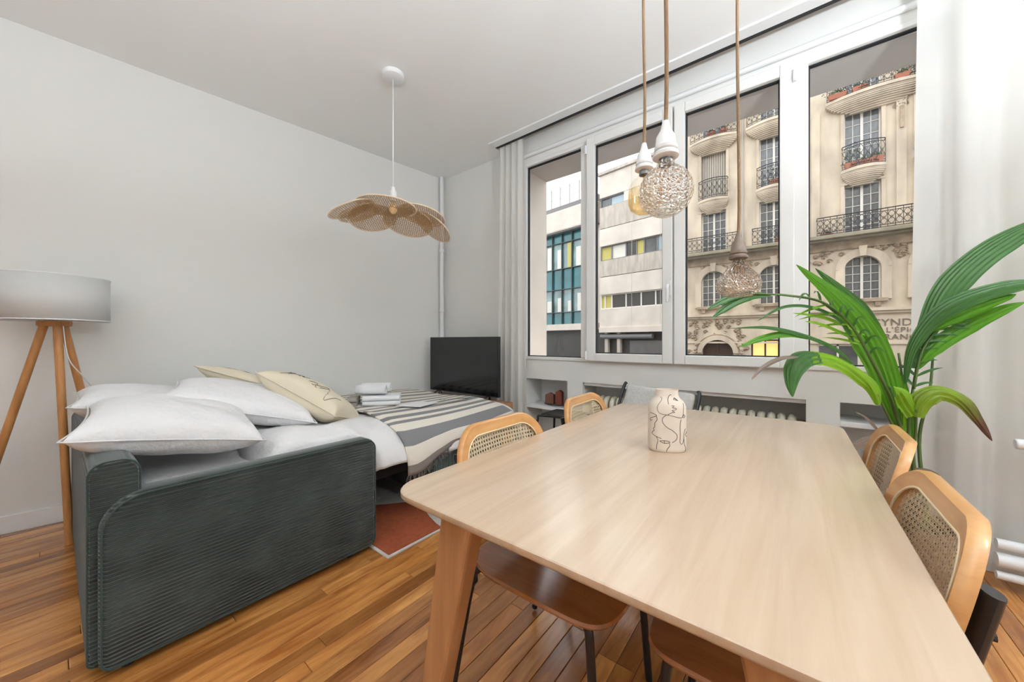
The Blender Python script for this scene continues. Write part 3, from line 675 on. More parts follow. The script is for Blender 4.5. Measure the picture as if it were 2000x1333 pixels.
# ---------------------------------------------------------------- pillows
def pillow(name, label, cat, w, l, t, c, e1, e2, m, seed=0, group=None, n=26, puff=.5, sag=0.0):
    e1 = Vector(e1).normalized(); e2 = Vector(e2); e2 = (e2-e1*e1.dot(e2)).normalized(); nn = e1.cross(e2)
    if nn.z < 0: nn = -nn
    rs = random.Random(seed); ph = [rs.uniform(0, 6.3) for _ in range(8)]
    def surf(sg):
        def fn(u, v):
            a, b = 2*u-1, 2*v-1
            x = a*(1-.085*(1-b*b)); y = b*(1-.085*(1-a*a))
            h = ((1-abs(a)**2.6)*(1-abs(b)**2.6)); h = max(0, h)**puff
            wr = .035*sin(5*a+3*b+ph[0])*sin(4*b-2*a+ph[1])+.022*sin(11*a+ph[2]+3*b)*sin(9*b+ph[3])+.018*sin(16*(a+b)+ph[4])*(abs(a*b))
            hz = sg*h*t/2*(1+wr)+wr*.012*h-sag*(a*a)*.5
            return Vector(c)+e1*(x*l/2)+e2*(y*w/2)+nn*hz
        return fn
    mb = MB().grid(surf(1), n, n).grid(surf(-1), n, n)
    o = mb.build(name, m, smooth=True)
    import bmesh
    bm = bmesh.new(); bm.from_mesh(o.data); bmesh.ops.remove_doubles(bm, verts=bm.verts, dist=.0008); bmesh.ops.recalc_face_normals(bm, faces=bm.faces); bm.to_mesh(o.data); bm.free()
    md = o.modifiers.new('sub', 'SUBSURF'); md.levels = 1; md.render_levels = 1
    for p in o.data.polygons: p.use_smooth = True
    tag(o, label, cat, group)
    # sewn seam cord round the edge
    ed = [surf(0)(q/24, 0) for q in range(24)]+[surf(0)(1, q/24) for q in range(24)]+[surf(0)(1-q/24, 1) for q in range(24)]+[surf(0)(0, 1-q/24) for q in range(24)]
    MB().tube(ed, .0035, 6, closed=True).build('seam', m, o, smooth=True)
    return o, surf(1), nn
pg = 'white bed pillows'
pillow('bed_pillow', 'white pillow lying over the corner of the sofa back', 'pillow', .66, .60, .215, (-2.235, .345, .745), (.12, .95, -.17), (-.97, .14, .06), M['linen'], 1, pg, puff=.42)
pillow('bed_pillow', 'white pillow furthest left, next to the lamp', 'pillow', .56, .60, .20, (-2.84, .345, .765), (.05, .95, -.20), (-.97, .10, .02), M['linen'], 2, pg, puff=.42)
pillow('bed_pillow', 'white pillow on top of the heap', 'pillow', .58, .70, .185, (-2.46, .675, .775), (.30, .93, -.25), (-.95, .25, .10), M['linen2'], 3, pg, puff=.42)
c1, s1, n1 = pillow('cushion', 'cream cushion with thin line drawing leaning on the white pillows', 'cushion', .46, .54, .20, (-2.37, 1.005, .755), (.80, .54, -.50), (-.45, .66, -.30), M['cream'], 4, 'cream cushions', puff=.42)
lm = MB(); rs = random.Random(9)
for q in range(7):
    a0 = rs.uniform(.15, .8); b0 = rs.uniform(.1, .35); pts = []
    for k in range(14): t = k/13; pts.append(s1(min(.97, a0+.14*t), min(.97, max(.03, b0+.12*sin(5*t+q)+.06*t)))+n1*.002)
    lm.tube(pts, .0012, 4)
lm.build('line_drawing', M['ink'], c1)
c2, s2, n2 = pillow('cushion', 'cream cushion with brown and green patches by the wall', 'cushion', .45, .45, .14, (-2.90, .82, .82), (.80, .50, -.22), (-.45, .80, -.45), M['cream'], 5, 'cream cushions')
def patch(poly, m, nm):
    mb = MB(); pts = [s2(a, b)+n2*.003 for a, b in poly]; cc = sum(pts, Vector((0,0,0)))/len(pts); mb.add([cc]+pts, [(0, i+1, (i+1) % len(pts)+1) for i in range(len(pts))]); mb.build(nm, m, c2)
patch([(.10,.2),(.35,.12),(.55,.22),(.5,.4),(.3,.35),(.15,.4)], mat('patch_brown', lin(150,96,40), .9), 'brown_patch'); patch([(.6,.5),(.8,.35),(.93,.5),(.85,.7),(.7,.72)], mat('patch_green', lin(150,160,140), .9), 'green_patch')
# ---------------------------------------------------------------- towels and card on the throw
def roll(name, lab, c, d, ln, r, m, grp):
    d = Vector(d).normalized(); side = Vector((0,0,1)).cross(d).normalized(); t = 2.6
    def fn(u, v):
        a = u*2*pi*t; q = r*(.18+.82*u); w = ln/2*(1-.06*(1-u))*(2*v-1)
        return Vector(c)+d*w+side*(q*cos(a))*1.08+Vector((0,0,1))*(q*sin(a))*.92
    return tag(MB().grid(fn, 70, 5).build(name, m, smooth=True, solid=.009), lab, 'towel', grp)
dT = (.62, .78, 0)
tf = MB(); tc_ = Vector((-2.60, 1.535, .625))
def folded(c, d, ln, wd, ht, layers, m, lab, nm):
    d = Vector(d).normalized(); s_ = Vector((0,0,1)).cross(d); mb = MB()
    for k in range(layers):
        z0 = ht*k/layers; z1 = ht*(k+1)/layers-.002
        ol = [(a, b) for a, b in rrect(wd, z1-z0, (z1-z0)*.48, 5)]
        P0 = [Vector(c)-d*ln/2+s_*a+Vector((0,0,(z0+z1)/2+b)) for a, b in ol]
        mb.extr(P0, d*ln)
    return tag(mb.build(nm, m, auto=50, bevel=.003), lab, 'towel', 'towels on the bed')
folded((-2.51, 1.575, .629), (.62,.78,0), .27, .17, .075, 2, M['towel'], 'white folded bath towel under the rolled towels', 'folded_towel')
folded((-2.625, 1.405, .629), (.62,.78,0), .07, .17, .07, 2, M['towelg'], 'grey folded face cloth beside the white bath towel', 'face_towel')
roll('rolled_towel', 'white rolled towel on top of the stack, nearer the viewer', (-2.56, 1.515, .742), (.70,.72,0), .22, .042, M['towel'], 'rolled towels')
roll('rolled_towel', 'white rolled towel on top of the stack, nearer the window', (-2.63, 1.60, .744), (.70,.72,0), .22, .044, M['towel'], 'rolled towels')
cd = thing('welcome_card', 'white folded card lying on the striped throw', 'card', (-2.22, 1.72, .625))
def quad(pts, th, nm, m, par):
    return MB().extr([Vector(p) for p in pts], (0,0,th)).build(nm, m, par)
def onbed(x, y, dz=.0): 
    s = (x-BL(y))*1.18/(BXL+1.18-BL(y)); return (x, y, bedsec(s, y, .017)[1]+.010+dz)
quad([onbed(-2.30,1.55,.008), onbed(-2.13,1.64,.008), onbed(-2.19,1.86,.008), onbed(-2.36,1.77,.008)], .004, 'sheet', M['linen2'], cd)
sg = thing('greenery_sprig', 'small dark green sprig beside the card on the throw', 'sprig', (-2.16, 2.0, .63))
M['sprig'] = mat('sprig_green', lin(70,92,74), .7)
for k in range(9):
    a = -1.2+k*.3; p = Vector(onbed(-2.22+.012*k, 1.93+.02*k, .014)); q = p+Vector((.07*cos(a), .07*sin(a), .012)); md_ = (p+q)/2; w_ = Vector((-(q-p).y, (q-p).x, 0)).normalized()*.011
    MB().extr([p, md_+w_, q, md_-w_], (0,0,.002)).build('leaf', M['sprig'], sg)
# ================================================================ rug
rg = thing('rug', 'cream rug with a terracotta field under the bed', 'rug', (-2.3, 1.9, 0))
MB().box(-2.95, -1.63, 1.055, 2.40, .0, .010).build('rug_pile', M['rugc'], rg, bevel=.004)
ol = [(-2.3,1.07), (-1.645,1.07), (-1.642,1.42), (-1.70,1.43), (-1.80,1.46), (-1.90,1.50), (-2.02,1.515), (-2.10,1.48), (-2.16,1.40), (-2.25,1.30), (-2.3,1.2)]
MB().extr([Vector((a, b, .0095)) for a, b in ol], (0,0,.004)).build('terracotta_field', M['rugt'], rg)
# ================================================================ television
ts = thing('tv_stand', 'low wooden stand under the television', 'cabinet', (-2.57, 2.57, 0))
MB().box(-3.12, -2.03, 2.42, 2.615, .10, .555).build('body', M['tleg'], ts, bevel=.006)
for x in (-3.05, -2.10):
    for y in (2.45, 2.59): MB().tube([(x, y, 0), (x, y, .1)], .015, 8).build('leg', M['black'], ts, auto=40)
for xa, xb in ((-3.10, -2.58), (-2.57, -2.05)): MB().box(xa, xb, 2.405, 2.42, .13, .53).build('door', M['tleg'], ts, bevel=.003)
tv = thing('television', 'black flat screen television at the foot of the bed', 'television', (-2.60, 2.52, .556))
MB().box(-3.072, -2.112, 2.50, 2.535, .60, 1.160).build('casing', M['black'], tv, bevel=.004)
MB().box(-3.066, -2.118, 2.498, 2.5005, .612, 1.154).build('screen', M['screen'], tv)
for x in (-2.94, -2.24): MB().tube([(x-.055, 2.46, .562), (x, 2.515, .605), (x+.055, 2.46, .562)], .006, 6).tube([(x-.04, 2.58, .562), (x, 2.52, .605)], .006, 6).build('foot', M['black'], tv, auto=40)
# ================================================================ rattan petal pendant
PX, PY = -2.208, 1.47
pd = thing('rattan_pendant_lamp', 'white corded ceiling pendant with overlapping cane petal discs', 'lamp', (PX, PY, H))
MB().lathe([(.058,-.035),(.072,-.028),(.075,0)], (PX, PY, H-.0005), 32).build('canopy', M['white'], pd, auto=40)
MB().tube([(PX, PY, H-.03), (PX, PY, 2.19)], .004, 8).build('cord', M['white'], pd, smooth=True)
MB().lathe([(.0,2.10),(.024,2.10),(.024,2.17),(.014,2.175),(.012,2.20),(.004,2.205)], (PX, PY, 0), 20).build('socket', M['white'], pd, auto=40)
AW = Vector((-.833, .555, 0)); RS = Vector((.555, .833, 0))
M['caneback'] = mat('cane_shade', lin(205,168,118), .7)
def petal(aw, rs_, z, r, nrm, dens):
    c = Vector((PX, PY, z))+AW*aw+RS*rs_; n_ = Vector(nrm).normalized(); a = n_.orthogonal().normalized(); b = n_.cross(a)
    rim = MB().tube([c+a*(r*cos(t))+b*(r*sin(t)) for t in [2*pi*k/44 for k in range(44)]], .005, 6, closed=True).build('petal', M['rattanrim'], pd, smooth=True)
    mb = MB(); p = .0150
    def st(off, d, e, w, o):
        if abs(off) >= r: return
        h = sqrt(r*r-off*off); q = c+e*off+n_*o; s = e*(w/2); mb.add([q-d*h-s, q+d*h-s, q+d*h+s, q-d*h+s], [(0,1,2,3)])
    k = int(r/p)
    for i in range(-k, k+1):
        st(i*p, a, b, dens, .0006); st(i*p, b, a, dens, -.0006)
        d1 = (a+b).normalized(); d2 = (a-b).normalized(); st(i*p, d1, d2, dens*.5, .0012); st(i*p, d2, d1, dens*.5, -.0012)
    mb.build('cane_weave', M['rattan'], rim)
PET = [(-.03,-.04,2.05,.195,(AW*.00+RS*.05+UP)),            # top disc
       (.17,.11,2.015,.180,(AW*.30+RS*.16+UP)), (.16,-.14,2.02,.165,(AW*.30-RS*.14+UP)),
       (.05,.20,2.04,.165,(AW*.08+RS*.20+UP)), (.13,.29,1.985,.150,(AW*.14+RS*.55+UP*.8)),
       (-.02,-.265,2.01,.155,(AW*-.06-RS*.46+UP)), (.10,-.22,2.03,.15,(AW*.02-RS*.42+UP))]
for q in PET: petal(*q, .0046)
MB().lathe([(.014,2.09),(.026,2.06),(.028,2.04),(.016,2.02),(.004,2.012)], (PX, PY, 0), 16).build('bulb', mat('bulb_opal', lin(240,205,150), .3), pd, smooth=True)
# ================================================================ three bulb pendants
def glassy(name, col, vor, rough, base, edge=.45):
    m, nt, b, N, L = newmat(name); out_ = nt.nodes['Material Output']; nt.nodes.remove(b)
    t = N('ShaderNodeBsdfTransparent'); t.inputs[0].default_value = col; g = N('ShaderNodeBsdfGlossy'); g.inputs['Roughness'].default_value = rough; g.inputs[0].default_value = (.97,.95,.92,1)
    tc = N('ShaderNodeTexCoord'); mx = N('ShaderNodeMixShader'); mx.inputs[0].default_value = base
    if vor:
        v = N('ShaderNodeTexVoronoi'); v.inputs['Scale'].default_value = vor; v.feature = 'DISTANCE_TO_EDGE'; L(tc.outputs['Object'], v.inputs['Vector'])
        bp = N('ShaderNodeBump'); bp.inputs['Strength'].default_value = 1.0; bp.inputs['Distance'].default_value = .02; L(v.outputs['Distance'], bp.inputs['Height']); L(bp.outputs[0], g.inputs['Normal'])
        mr = N('ShaderNodeMapRange'); mr.inputs[1].default_value = 0; mr.inputs[2].default_value = .25; mr.inputs[3].default_value = base+edge; mr.inputs[4].default_value = base; L(v.outputs['Distance'], mr.inputs[0]); L(mr.outputs[0], mx.inputs[0])
    L(t.outputs[0], mx.inputs[1]); L(g.outputs[0], mx.inputs[2]); L(mx.outputs[0], out_.inputs[0]); return m
M['crackle'] = glassy('crackled_glass', (.90,.84,.76,1), 150, .10, .22, .55); M['smoke'] = glassy('smoked_crackled_glass', (.70,.57,.44,1), 170, .14, .18, .45); M['amber'] = glassy('amber_glass', (.93,.80,.56,1), 0, .03, .10); M['clear'] = glassy('clear_glass', (.97,.95,.90,1), 0, .03, .07)
fil, nt_, b_f, N_, L_f = newmat('filament'); b_f.inputs['Base Color'].default_value = lin(190,120,50); b_f.inputs['Metallic'].default_value = .8; b_f.inputs['Roughness'].default_value = .35
def bulb_pendant(lab, x, y, zs, sm, prof, gm, fz, sc_, two=None):
    t = thing('bulb_pendant_lamp', lab, 'lamp', (x, y, H), group='bare bulb pendants over the table')
    MB().lathe([(.028,-.02),(.032,0)], (x, y, H-.0005), 16).build('canopy', M['white'], t, auto=40)
    rs = random.Random(int(zs*1000)); MB().tube(spline([(x, y, H-.015), (x+.003, y-.002, 2.6), (x-.003, y+.003, 2.1), (x+.002, y, zs+.2), (x, y, zs+.055)], 8), .0042, 8).build('cord', M['jute'], t, smooth=True)
    MB().lathe([(.006,.066),(.008,.058),(.010,.048),(.018,.034),(.020,.016),(.0225,.012),(.0225,.006),(.020,.003),(.025,-.002),(.025,-.008),(.018,-.012)], (x, y, zs), 24).build('socket', sm, t, auto=30)
    MB().lathe([(.0135,-.006),(.0135,-.024)], (x, y, zs), 16).build('screw_cap', M['alu'], t, auto=40)
    gl = MB().lathe([(r, z) for r, z in prof], (x, y, zs), 40, caps=False).build('glass', gm, t, smooth=True)
    if two: MB().lathe(two, (x, y, zs), 32, caps=False).build('amber_glass', M['amber'], t, smooth=True)
    fm_ = MB()
    for k in range(5): a = k*2*pi/5; q = .010*sc_; fm_.tube([(x+q*cos(a), y+q*sin(a), zs+fz), (x+q*cos(a+.3), y+q*sin(a+.3), zs+fz-.045*sc_)], .0009, 5)
    fm_.tube([(x, y, zs-.02), (x, y, zs+fz)], .003, 6); fm_.build('filament', fil, t)
def globe(r, neck, zc): 
    pr = [(neck, -.018), (neck*1.05, -.026)]
    a0 = math.asin(min(1, neck*1.15/r))
    for k in range(15): a = a0+(pi-.03-a0)*k/14; pr.append((r*sin(a), zc+r*cos(a)))
    return pr
b1 = atd(1300, 300, .735); b2 = atd(1258, 326, 1.02); b3 = atd(1442, 500, 1.06)
bulb_pendant('largest crackled glass globe bulb on a jute cord, white socket', b1.x, b1.y, b1.z, M['white'], globe(.0525, .017, -.078), M['crackle'], -.045, 1.0)
bulb_pendant('small amber tinted capsule bulb hanging behind the crackled globe', b2.x, b2.y, b2.z, M['white'], [(.016,-.018),(.018,-.03),(.034,-.042),(.042,-.056),(.044,-.075),(.044,-.105),(.038,-.122),(.024,-.132),(.002,-.135)], M['clear'], -.045, .8, [(.041,-.066),(.0425,-.08),(.0425,-.104),(.0365,-.12),(.023,-.13),(.002,-.133)])
bulb_pendant('smoky crackled glass bulb hanging lowest, before the right casement', b3.x, b3.y, b3.z, mat('taupe_socket', lin(120,104,92), .6), [(.018,-.014),(.022,-.026),(.036,-.044),(.052,-.062),(.058,-.080),(.0575,-.096),(.050,-.110),(.034,-.119),(.014,-.122),(.001,-.122)], M['smoke'], -.04, 1.0)
# ================================================================ palm in a pot
PB = Vector((.435, 2.34, 0))
pm = thing('potted_palm', 'tall green kentia palm in a brown pot before the wide curtain', 'plant', tuple(PB))
MB().lathe([(.085,0),(.10,.01),(.13,.30),(.138,.305),(.138,.33),(.125,.33),(.118,.30)], tuple(PB), 32).build('pot', M['pot'], pm, auto=40)
MB().lathe([(.118,.295),(.118,.30)], tuple(PB), 24).build('soil', M['soil'], pm)
def leafmat(name, c1, c2, tip=None):
    m, nt, b, N, L = newmat(name); uv = N('ShaderNodeUVMap'); sx = N('ShaderNodeSeparateXYZ'); L(uv.outputs[0], sx.inputs[0])
    n = N('ShaderNodeTexNoise'); n.inputs['Scale'].default_value = 7; n.inputs['Detail'].default_value = 4; mp = N('ShaderNodeMapping'); mp.inputs['Scale'].default_value = (14, 1, 1); L(uv.outputs[0], mp.inputs[0]); L(mp.outputs[0], n.inputs['Vector'])
    r = N('ShaderNodeValToRGB'); r.color_ramp.elements[0].position = .3; r.color_ramp.elements[1].position = .7; r.color_ramp.elements[0].color = c1; r.color_ramp.elements[1].color = c2; L(n.outputs['Fac'], r.inputs[0]); col = r.outputs[0]
    if tip:
        tr = N('ShaderNodeValToRGB'); tr.color_ramp.elements[0].position = tip[0]; tr.color_ramp.elements[1].position = tip[1]; tr.color_ramp.elements[0].color = (0,0,0,1); tr.color_ramp.elements[1].color = (1,1,1,1); L(sx.outputs[1], tr.inputs[0])
        mx = N('ShaderNodeMix'); mx.data_type = 'RGBA'; L(tr.outputs[0], mx.inputs[0]); L(col, mx.inputs[6]); mx.inputs[7].default_value = tip[2]; col = mx.outputs[2]
    L(col, b.inputs['Base Color']); b.inputs['Roughness'].default_value = .33; b.inputs['Specular IOR Level'].default_value = .5
    out_ = nt.nodes['Material Output']; tl = N('ShaderNodeBsdfTranslucent'); L(col, tl.inputs[0])
    ms = N('ShaderNodeMixShader'); ms.inputs[0].default_value = .42; L(b.outputs[0], ms.inputs[1]); L(tl.outputs[0], ms.inputs[2]); L(ms.outputs[0], out_.inputs[0]); return m
M['leaf'] = leafmat('palm_leaf', lin(62,118,26), lin(112,172,48)); M['leafd'] = leafmat('palm_leaf_dark', lin(48,88,42), lin(86,132,64)); M['leafb'] = leafmat('palm_leaf_browned', lin(96,130,24), lin(150,172,50), (.55,.85,lin(104,72,58))); M['leafdry'] = leafmat('palm_leaf_dry', lin(112,92,80), lin(150,132,118)); M['leafl'] = leafmat('palm_leaf_light', lin(104,160,30), lin(160,200,60))
M['stem'] = mat('palm_stem', lin(76,98,44), .5)
def D(p): return atd(p[0], p[1], p[2])
def blade(pts, wmax, m, prof=None, fold=.25, pleats=5, twist=0.0, nm='leaf', par=None, refn=None, n=7):
    P = spline([D(p) if len(p) == 3 and p[0] > 10 else p for p in pts], n); k = len(P); nw = 2*pleats+1; vs = []
    prof = prof or [(0,.25),(.15,.75),(.4,1),(.7,.8),(.9,.4),(1,.03)]
    for i, p in enumerate(P):
        t = i/(k-1); T = (P[min(i+1, k-1)]-P[max(i-1, 0)]).normalized()
        ref = Vector(refn) if refn is not None else (EYEP-p).normalized()*.7+UP*.5
        S = T.cross(ref).normalized(); Nn = S.cross(T).normalized()
        a = twist*t; S, Nn = S*cos(a)+Nn*sin(a), Nn*cos(a)-S*sin(a)
        for (t0, w0), (t1, w1) in zip(prof, prof[1:]):
            if t0 <= t <= t1: w = w0+(w1-w0)*(t-t0)/(t1-t0); break
        w *= wmax
        for j in range(nw):
            q = 2*j/(nw-1)-1; z = (-.16 if j % 2 else 0)*w/pleats*1.6-abs(q)*fold*w*-1*(-1)
            vs.append(p+S*(q*w/2)+Nn*(z if fold >= 0 else z))
    mb = MB(); mb.v = [tuple(v) for v in vs]
    for i in range(k-1):
        for j in range(nw-1): mb.f.append((i*nw+j, i*nw+j+1, (i+1)*nw+j+1, (i+1)*nw+j))
    o = mb.build(nm, m, par or pm); uvgrid(o, nw, k); return o
def stem(pts, r0=.008, r1=.004, nm='stem'):
    P = spline([D(p) if p[0] > 10 else p for p in pts], 6); k = len(P)
    return MB().tube(P, [r0+(r1-r0)*i/(k-1) for i in range(k)], 8).build(nm, M['stem'], pm, smooth=True)
def comb(pts, a, b, cnt, ln, drop, m, side=1, w=.009, par=None):     # thin hanging leaflets along a rib
    P = spline([D(p) for p in pts], 10); k = len(P)
    for q in range(cnt):
        i = int((a+(b-a)*q/max(1, cnt-1))*(k-1)); p = P[i]; T = (P[min(i+1, k-1)]-P[max(i-1, 0)]).normalized(); S = T.cross((EYEP-p).normalized()).normalized()*side
        d = (S*.62+T*.75).normalized(); L_ = ln*(.8+.45*random.random())
        blade([tuple(p+d*(L_*t)+UP*(.25*L_*t*side*0-drop*t*t)) for t in (0, .25, .5, .75, 1)], w, m, [(0,.4),(.3,1),(.7,.7),(1,.05)], .1, 1, nm='leaflet', par=par, n=3)
c0 = (PB.x, PB.y, .29)
def base(dx, dy): return (PB.x+dx, PB.y+dy, .28)
d0 = 1.56
# 1 big upright pair, left
s_ = stem([base(-.02,.0), (1772,880,1.585), (1752,800,1.57), (1738,755,1.56)])
o = blade([(1756,838,1.57), (1728,730,1.56), (1690,650,1.555), (1640,585,1.55), (1555,517,1.55)], .125, M['leaf'], [(0,.15),(.2,.75),(.45,1),(.7,.75),(.9,.3),(1,.02)], .12, 6)
blade([(1745,770,1.58), (1722,690,1.585), (1690,625,1.59), (1650,575,1.60), (1592,524,1.61)], .085, M['leafd'], [(0,.2),(.3,.9),(.6,1),(.85,.45),(1,.02)], .12, 4)
# 2 far left arch with a dark forked end
r2 = [(1775,885,1.57), (1735,770,1.54), (1700,700,1.52), (1665,640,1.50), (1610,592,1.47), (1540,578,1.44), (1470,574,1.42)]
stem(r2, .007, .003)
blade([(1500,575,1.43), (1460,573,1.42), (1420,584,1.41), (1380,606,1.40)], .035, M['leafd'], [(0,.3),(.4,1),(.75,.8),(1,.05)], .1, 2)
blade([(1505,577,1.43), (1462,580,1.415), (1425,596,1.40), (1390,622,1.39)], .04, M['leafd'], [(0,.3),(.4,1),(.75,.8),(1,.05)], .1, 2)
blade([(1640,618,1.49), (1600,588,1.47), (1540,577,1.44), (1490,574,1.425)], .018, M['leafd'], None, .1, 1)
comb(r2, .36, .74, 9, .13, .10, M['leafd'], 1, .014); comb(r2, .40, .66, 5, .13, .03, M['leafl'], -1, .014)
# 3, 4 thin ones
blade([(1668,668,1.52), (1640,625,1.50), (1585,600,1.48), (1530,600,1.46), (1478,628,1.44)], .022, M['leafd'], None, .1, 1)
blade([(1690,655,1.53), (1650,635,1.51), (1600,618,1.50), (1548,612,1.48)], .024, M['leafl'], None, .1, 1); blade([(1680,668,1.53), (1640,648,1.52), (1600,632,1.50), (1572,628,1.49)], .024, M['leafl'], None, .1, 1)
# 5 left lower
blade([(1665,710,1.54), (1630,680,1.52), (1570,655,1.49), (1500,640,1.46), (1425,642,1.43)], .030, M['leafd'], [(0,.4),(.3,1),(.7,.8),(1,.03)], .12, 2)
blade([(1590,662,1.50), (1540,652,1.48), (1490,660,1.46), (1445,678,1.44)], .038, M['leaf'], None, .1, 2)
# 6 drooping broad blade
stem([base(-.03,-.01), (1765,885,1.57), (1745,835,1.55), (1712,770,1.53)])
blade([(1716,792,1.53), (1700,748,1.52), (1650,707,1.50), (1600,692,1.48), (1562,700,1.47)], .085, M['leafl'], [(0,.2),(.3,.8),(.6,1),(1,.85)], .3, 5)
blade([(1600,690,1.48), (1570,694,1.47), (1552,715,1.455), (1546,745,1.45), (1548,776,1.445)], .09, M['leafd'], [(0,.8),(.25,1),(.55,.8),(.8,.45),(1,.03)], .3, 5)
blade([(1560,697,1.47), (1525,700,1.46), (1490,718,1.45), (1467,743,1.44)], .022, M['leafdry'], None, .1, 1)
# 7 right, upright and broad, leaving the frame
stem([base(.03,.0), (1778,880,1.59), (1779,790,1.59), (1800,665,1.58)])
blade([(1785,720,1.585), (1812,640,1.57), (1850,565,1.55), (1915,500,1.52), (2010,442,1.48), (2080,420,1.45)], .115, M['leafd'], [(0,.15),(.2,.6),(.45,.95),(.7,.9),(.9,.4),(1,.03)], .15, 7)
# 8 right arch
blade([(1768,750,1.59), (1782,680,1.57), (1830,615,1.53), (1900,577,1.47), (2000,553,1.40), (2080,560,1.36)], .085, M['leafd'], [(0,.1),(.25,.55),(.5,.95),(.75,.8),(1,.03)], .15, 5)
blade([(1800,650,1.57), (1850,620,1.52), (1920,592,1.46), (1985,575,1.41)], .075, M['leaf'], None, .15, 4)
# 9 right lower
r9 = [(1785,760,1.58), (1800,690,1.57), (1830,645,1.55), (1862,620,1.53)]
stem(r9, .005, .003)
blade([(1790,722,1.58), (1820,680,1.55), (1890,635,1.50), (1960,603,1.44), (2003,590,1.41)], .075, M['leaf'], [(0,.15),(.25,.9),(.5,.95),(.75,.6),(1,.02)], .15, 4)
comb(r9, .05, .9, 9, .085, .02, M['leafd'], -1, .014); comb(r9, .05, .9, 9, .085, .03, M['leafd'], 1, .014)
stem([base(.04,.01), (1795,870,1.61), (1815,770,1.60), (1822,700,1.60)])
# 10 drooping with the brown tip
stem([base(.01,-.03), (1784,900,1.54), (1788,850,1.52), (1790,800,1.50)])
blade([(1790,812,1.50), (1776,790,1.49), (1762,768,1.485), (1748,758,1.48)], .065, M['leafl'], [(0,.9),(.4,1),(.8,.7),(1,.2)], .25, 4)
blade([(1788,815,1.50), (1800,778,1.49), (1835,762,1.47), (1880,780,1.45), (1912,820,1.435), (1938,862,1.425)], .085, M['leafb'], [(0,.5),(.2,.95),(.45,.9),(.7,.55),(.9,.25),(1,.03)], .3, 5)
# 11 short upright inner blades
blade([(1765,860,1.57), (1755,800,1.57), (1748,740,1.57), (1742,690,1.57)], .04, M['leafl'], None, .1, 2); blade([(1778,860,1.60), (1770,790,1.60), (1762,730,1.60)], .035, M['leaf'], None, .1, 2)
stem([base(-.01,.02), (1778,870,1.61), (1768,780,1.61), (1755,690,1.61)]); stem([base(.0,.03), (1782,880,1.62), (1785,800,1.62)])
# 12 dry ones
blade([(1748,872,1.53), (1715,840,1.51), (1690,815,1.50), (1670,805,1.49)], .016, M['leafdry'], None, .1, 1)
blade([(1735,858,1.50), (1705,858,1.49), (1680,868,1.48), (1658,872,1.47)], .05, M['leafdry'], [(0,.3),(.4,1),(1,.6)], .2, 4)
blade([(1785,915,1.52), (1805,918,1.48), (1825,925,1.45), (1838,934,1.43)], .018, M['leafdry'], None, .1, 1)
# ================================================================ street and the houses opposite
GZ = -2.6; FY = 24.0
tag(MB().box(-60, 60, YO+.2, 60, GZ-.2, GZ).build('street', M['asph']), 'asphalt street below the windows', 'street', kind='structure')
def holes_wall(x0, x1, z0, z1, y0, y1, holes):
    xs = sorted({x0, x1, *[h[0] for h in holes], *[h[1] for h in holes]}); zs = sorted({z0, z1, *[h[2] for h in holes], *[h[3] for h in holes]}); mb = MB()
    for i in range(len(xs)-1):
        run = None
        for j in range(len(zs)-1):
            cx_, cz_ = (xs[i]+xs[i+1])/2, (zs[j]+zs[j+1])/2
            solid_ = not any(h[0] < cx_ < h[1] and h[2] < cz_ < h[3] for h in holes)
            if solid_: run = (run[0], zs[j+1]) if run else (zs[j], zs[j+1])
            if run and (not solid_ or j == len(zs)-2): mb.box(xs[i], xs[i+1], y0, y1, run[0], run[1]); run = None
    return mb
hb = thing('apartment_house', 'beige limestone apartment house with wrought iron balconies across the street', 'building', (3, FY, GZ))
COLS = [-3.65, -.78, 2.67, 5.12, 8.5]
HW = .64
ROWS = dict(F2=(3.15, 5.25), F3=(6.25, 8.76), F4=(9.42, 12.32), F5=(13.0, 15.4))
holes = []
for c in COLS:
    for k, (a, b_) in ROWS.items(): holes.append((c-HW, c+HW, a, b_))
holes += [(-4.25, -2.65, GZ, 1.25), (-1.80, -.52, GZ+.5, 1.20), (1.0, 2.6, GZ+.6, .95)]
holes_wall(-5.75, 12, GZ, 17.5, FY, FY+.45, holes).build('wall', M['stone'], hb)
MB().box(-5.75, 12, FY+.9, FY+9, GZ, 17.5).build('core', M['shop'], hb)
roof = MB().hexa([(-5.75, FY, 17.5), (12, FY, 17.5), (12, FY+9, 17.5), (-5.75, FY+9, 17.5)], [(-5.75, FY+1.8, 20.5), (12, FY+1.8, 20.5), (12, FY+9, 20.5), (-5.75, FY+9, 20.5)]).build('roof', M['alu'], hb)
UB = unit_box(M['fpane']); UBW = unit_box(M['fwin'])
def house_window(c, z0, z1, hw, cols=4, rows=5, y=FY+.22, parent=hb, shut=False):
    mb = MB(); w = .055
    frame(mb, c-hw, c+hw, z0, z1, w, y, y+.08).box(c-.05, c+.05, y-.02, y+.07, z0+w, z1-w)
    n = cols//2; L_ = hw-w-.05
    for sgn in (-1, 1):
        xa = c-hw+w if sgn < 0 else c+.05
        for k in range(1, n): mb.box(xa+L_*k/n-.014, xa+L_*k/n+.014, y+.01, y+.06, z0+w, z1-w)
        for k in range(1, rows): zz = z0+w+(z1-z0-2*w)*k/rows; mb.box(xa, xa+L_, y+.01, y+.06, zz-.014, zz+.014)
    o = mb.build('window', M['fwin'], parent)
    for sgn in (-1, 1):
        xa = c-hw+w if sgn < 0 else c+.05
        for i in range(n):
            for k in range(rows):
                inst('pane', UB, o, (xa+L_*(i+.5)/n, y+.05, z0+w+(z1-z0-2*w)*(k+.5)/rows), (L_/n-.02, .012, (z1-z0-2*w)/rows-.02))
    return o
